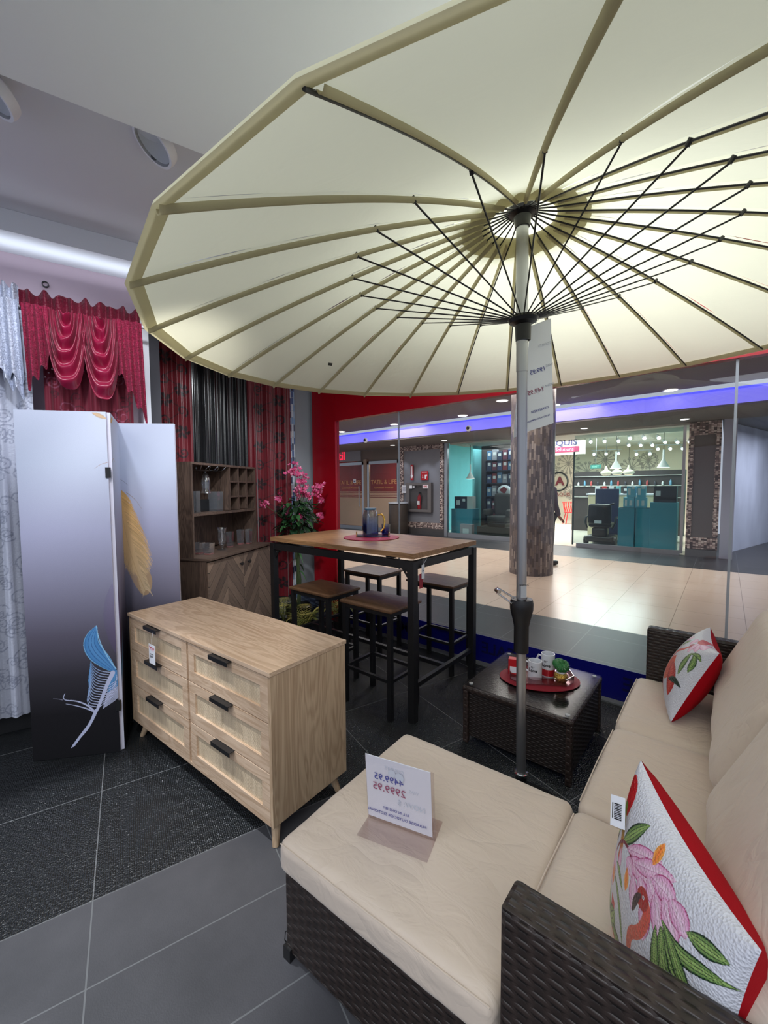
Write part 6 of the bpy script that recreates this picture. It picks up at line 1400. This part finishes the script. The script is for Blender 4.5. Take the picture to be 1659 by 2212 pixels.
def cano_mat(name, c, tr=.5):
    m = bpy.data.materials.new(name); m.use_nodes = True; nt = m.node_tree; nt.nodes.clear(); o = N(nt, 'ShaderNodeOutputMaterial')
    d = N(nt, 'ShaderNodeBsdfDiffuse'); t = N(nt, 'ShaderNodeBsdfTranslucent'); d.inputs[0].default_value = (*lin(c), 1); t.inputs[0].default_value = (*lin(c), 1)
    tc = N(nt, 'ShaderNodeTexCoord'); n1 = N(nt, 'ShaderNodeTexNoise', i_Scale=5.0, i_Detail=3.0, i_Distortion=1.0); L(nt, tc.outputs['Object'], n1.inputs['Vector'])
    bp = N(nt, 'ShaderNodeBump', i_Strength=.35, i_Distance=.03); L(nt, n1.outputs['Fac'], bp.inputs['Height']); L(nt, bp.outputs[0], d.inputs['Normal'])
    mx = N(nt, 'ShaderNodeMixShader'); mx.inputs[0].default_value = tr; L(nt, d.outputs[0], mx.inputs[1]); L(nt, t.outputs[0], mx.inputs[2]); L(nt, mx.outputs[0], o.inputs[0]); return m
CF = cano_mat('canopy_fabric', (228, 227, 204), .45); CT = cano_mat('canopy_binding', (212, 204, 168), .35)
def cpt(a_, r_, dz=0.0, k=None):
    return CM @ Vector((r_ * math.cos(a_), r_ * math.sin(a_), rz_(r_) + dz))
RR = 1.246
b = MB(); nu, nv = 8, 24
for i in range(NR):
    a0, a1 = PH - i * 2 * PI / NR, PH - (i + 1) * 2 * PI / NR
    def f(s, t, a0=a0, a1=a1, i=i):
        r_ = .125 + (RR - .125) * t; z = rz_(r_) + .006
        p0 = Vector((r_ * math.cos(a0), r_ * math.sin(a0), z)); p1_ = Vector((r_ * math.cos(a1), r_ * math.sin(a1), z)); p = p0.lerp(p1_, s)
        p.z += -.014 * (r_ / RR) * math.sin(PI * s) * (1 - t * t) + .004 * (1 - t ** 4) * noise.noise(Vector((p.x * 7 + i, p.y * 7, 0)))
        return CM @ p
    b.grid(f, nu, nv)
bmesh.ops.remove_doubles(b.bm, verts=b.bm.verts, dist=1e-4)
cp_ = b.build('canopy', CF, um, 0, 50)
b = MB()
for i in range(NR):
    a0, a1 = PH - i * 2 * PI / NR, PH - (i + 1) * 2 * PI / NR
    def f(s, t, a0=a0, a1=a1):
        r_ = RR + .004 - .034 * t; z = rz_(r_) - .001 - .004 * math.sin(PI * t)
        return CM @ (Vector((r_ * math.cos(a0), r_ * math.sin(a0), z)).lerp(Vector((r_ * math.cos(a1), r_ * math.sin(a1), z)), s))
    b.grid(f, 6, 2)
b.build('hem', CT, cp_, 0, 60)
def f(s, t):
    a_ = 2 * PI * s; r_ = .115 + (.095 + .012 * abs(math.sin(12 * a_ + .3))) * t; return CM @ Vector((r_ * math.cos(a_), r_ * math.sin(a_), rz_(r_) - .002 + .004 * math.sin(24 * a_) * t))
MB().grid(f, 288, 5).build('reinforcement_ring', CT, cp_, 0, 180)
MB().lathe([(0, .06), (.08, .05), (.16, .02), (.24, -.015)], n=48, m=CM).build('vent_cap', CF, cp_, 0, 180)
RM_ = mat('rib_black', (34, 34, 36), .4)
rib0 = None
for i in range(NR):
    a_ = PH - i * 2 * PI / NR; rs = np.linspace(.045, RR - .012, 18)
    rb_ = MB().tube([CM @ Vector((r_ * math.cos(a_), r_ * math.sin(a_), rz_(r_) - .006 + (.006 if r_ < .06 else 0))) for r_ in rs], .0028, 6).build('rib', RM_, um)
    da = .011
    cov = 1 <= i <= 9 or i in (22, 23)
    def f(s, t, a_=a_, cov=cov):
        r_ = .14 + (RR - (.145 if cov else .17)) * s; off = (-.008 + .016 * t) if cov else (.003 + .012 * t); c = math.cos(a_) , math.sin(a_)
        return CM @ Vector((r_ * c[0] - off * c[1], r_ * c[1] + off * c[0], rz_(r_) - .0035 - (.013 if cov else .008) * math.sin(PI * t) ** .5))
    MB().grid(f, 24, 4).build('rib_pocket', CT, rb_, 0, 180)
    s_end = Vector((.612 * math.cos(a_), .612 * math.sin(a_), -.2)); s_st = Vector((.044 * math.cos(a_), .044 * math.sin(a_), RUN + .006))
    MB().tube([CM @ s_st, CM @ s_end], .0026, 6).build('strut', RM_, um)
    MB().tube([CM @ (s_end + Vector((-.006 * math.cos(a_), -.006 * math.sin(a_), -.002))), CM @ (s_end + Vector((.004 * math.cos(a_), .004 * math.sin(a_), .010)))], .0058, 8).build('strut_clip', RM_, rb_)
MB().box((0, 0, 0), (.022, .002, .014)).build('care_label', mat('care', (70, 72, 66), .6), um, 0, 0, m=T(*cpt(PH - 6.6 * 2 * PI / NR, 1.0, -.012)) @ rotz(1.2) @ Matrix.Rotation(.8, 4, 'X'))
# hanging price sheet behind the pole
hp_ = thing('hanging_price_sheet', 'white price sheet hanging from the parasol runner, writing seen reversed', 'price sheet', (-.628, 1.56, 1.60))
def hang(o, A, B, C_, D, nm):
    v = [Vector(p) - Vector(o.location) for p in (A, B, C_, D)]
    return MB().poly(v, .0012, (.5, .8, 0)).build(nm, M['white_paper'], o, 0, 0)
SHEET = True
A, B, C_, D = (-.605, 1.622, 2.045), (-.546, 1.676, 2.075), (-.526, 1.666, 1.669), (-.624, 1.578, 1.627)
sheet_o = hang(hp_, D, C_, B, A, 'sheet')
rt_ = (Vector(C_) - Vector(D)).normalized(); up_ = (Vector(A) - Vector(D)).normalized()
def sh_t(s_, fx, fz, sz, mt):
    p = Vector(D).lerp(Vector(C_), fx) + (Vector(A) - Vector(D)) * fz - Vector(hp_.location); nr = rt_.cross(up_).normalized()
    text('lettering', s_, sz, mt, hp_, faceM(p + Vector((.0016 * nr.x, .0016 * nr.y, 0)) * (1 if nr.y < 0 else -1) , rt_, up_), .0003, mirror=True)
sh_t('199.95', .36, .55, .024, ink); sh_t('WAS', .70, .57, .014, faint); sh_t('149.95', .36, .36, .025, inkr); sh_t('NOW: $', .72, .38, .013, faint)
sh_t('215X215X250', .55, .17, .0125, ink); sh_t('TILTED PATIO UMBRELLA', .52, .09, .0085, ink); sh_t('COURTS', .5, .78, .014, faint)
hp2 = MB().poly([Vector(p) - Vector(hp_.location) for p in ((-.648, 1.575, 1.615), (-.612, 1.60, 1.63), (-.612, 1.61, 1.80), (-.640, 1.585, 1.80))], .0012, (.5, .8, 0)).build('second_sheet', M['white_paper'], hp_, 0, 0)
MB().tube([(.05, .08, .47), (.05, .04, .44)], .001, 5).build('string', M['white_paper'], hp_)
bpy.context.view_layer.update()
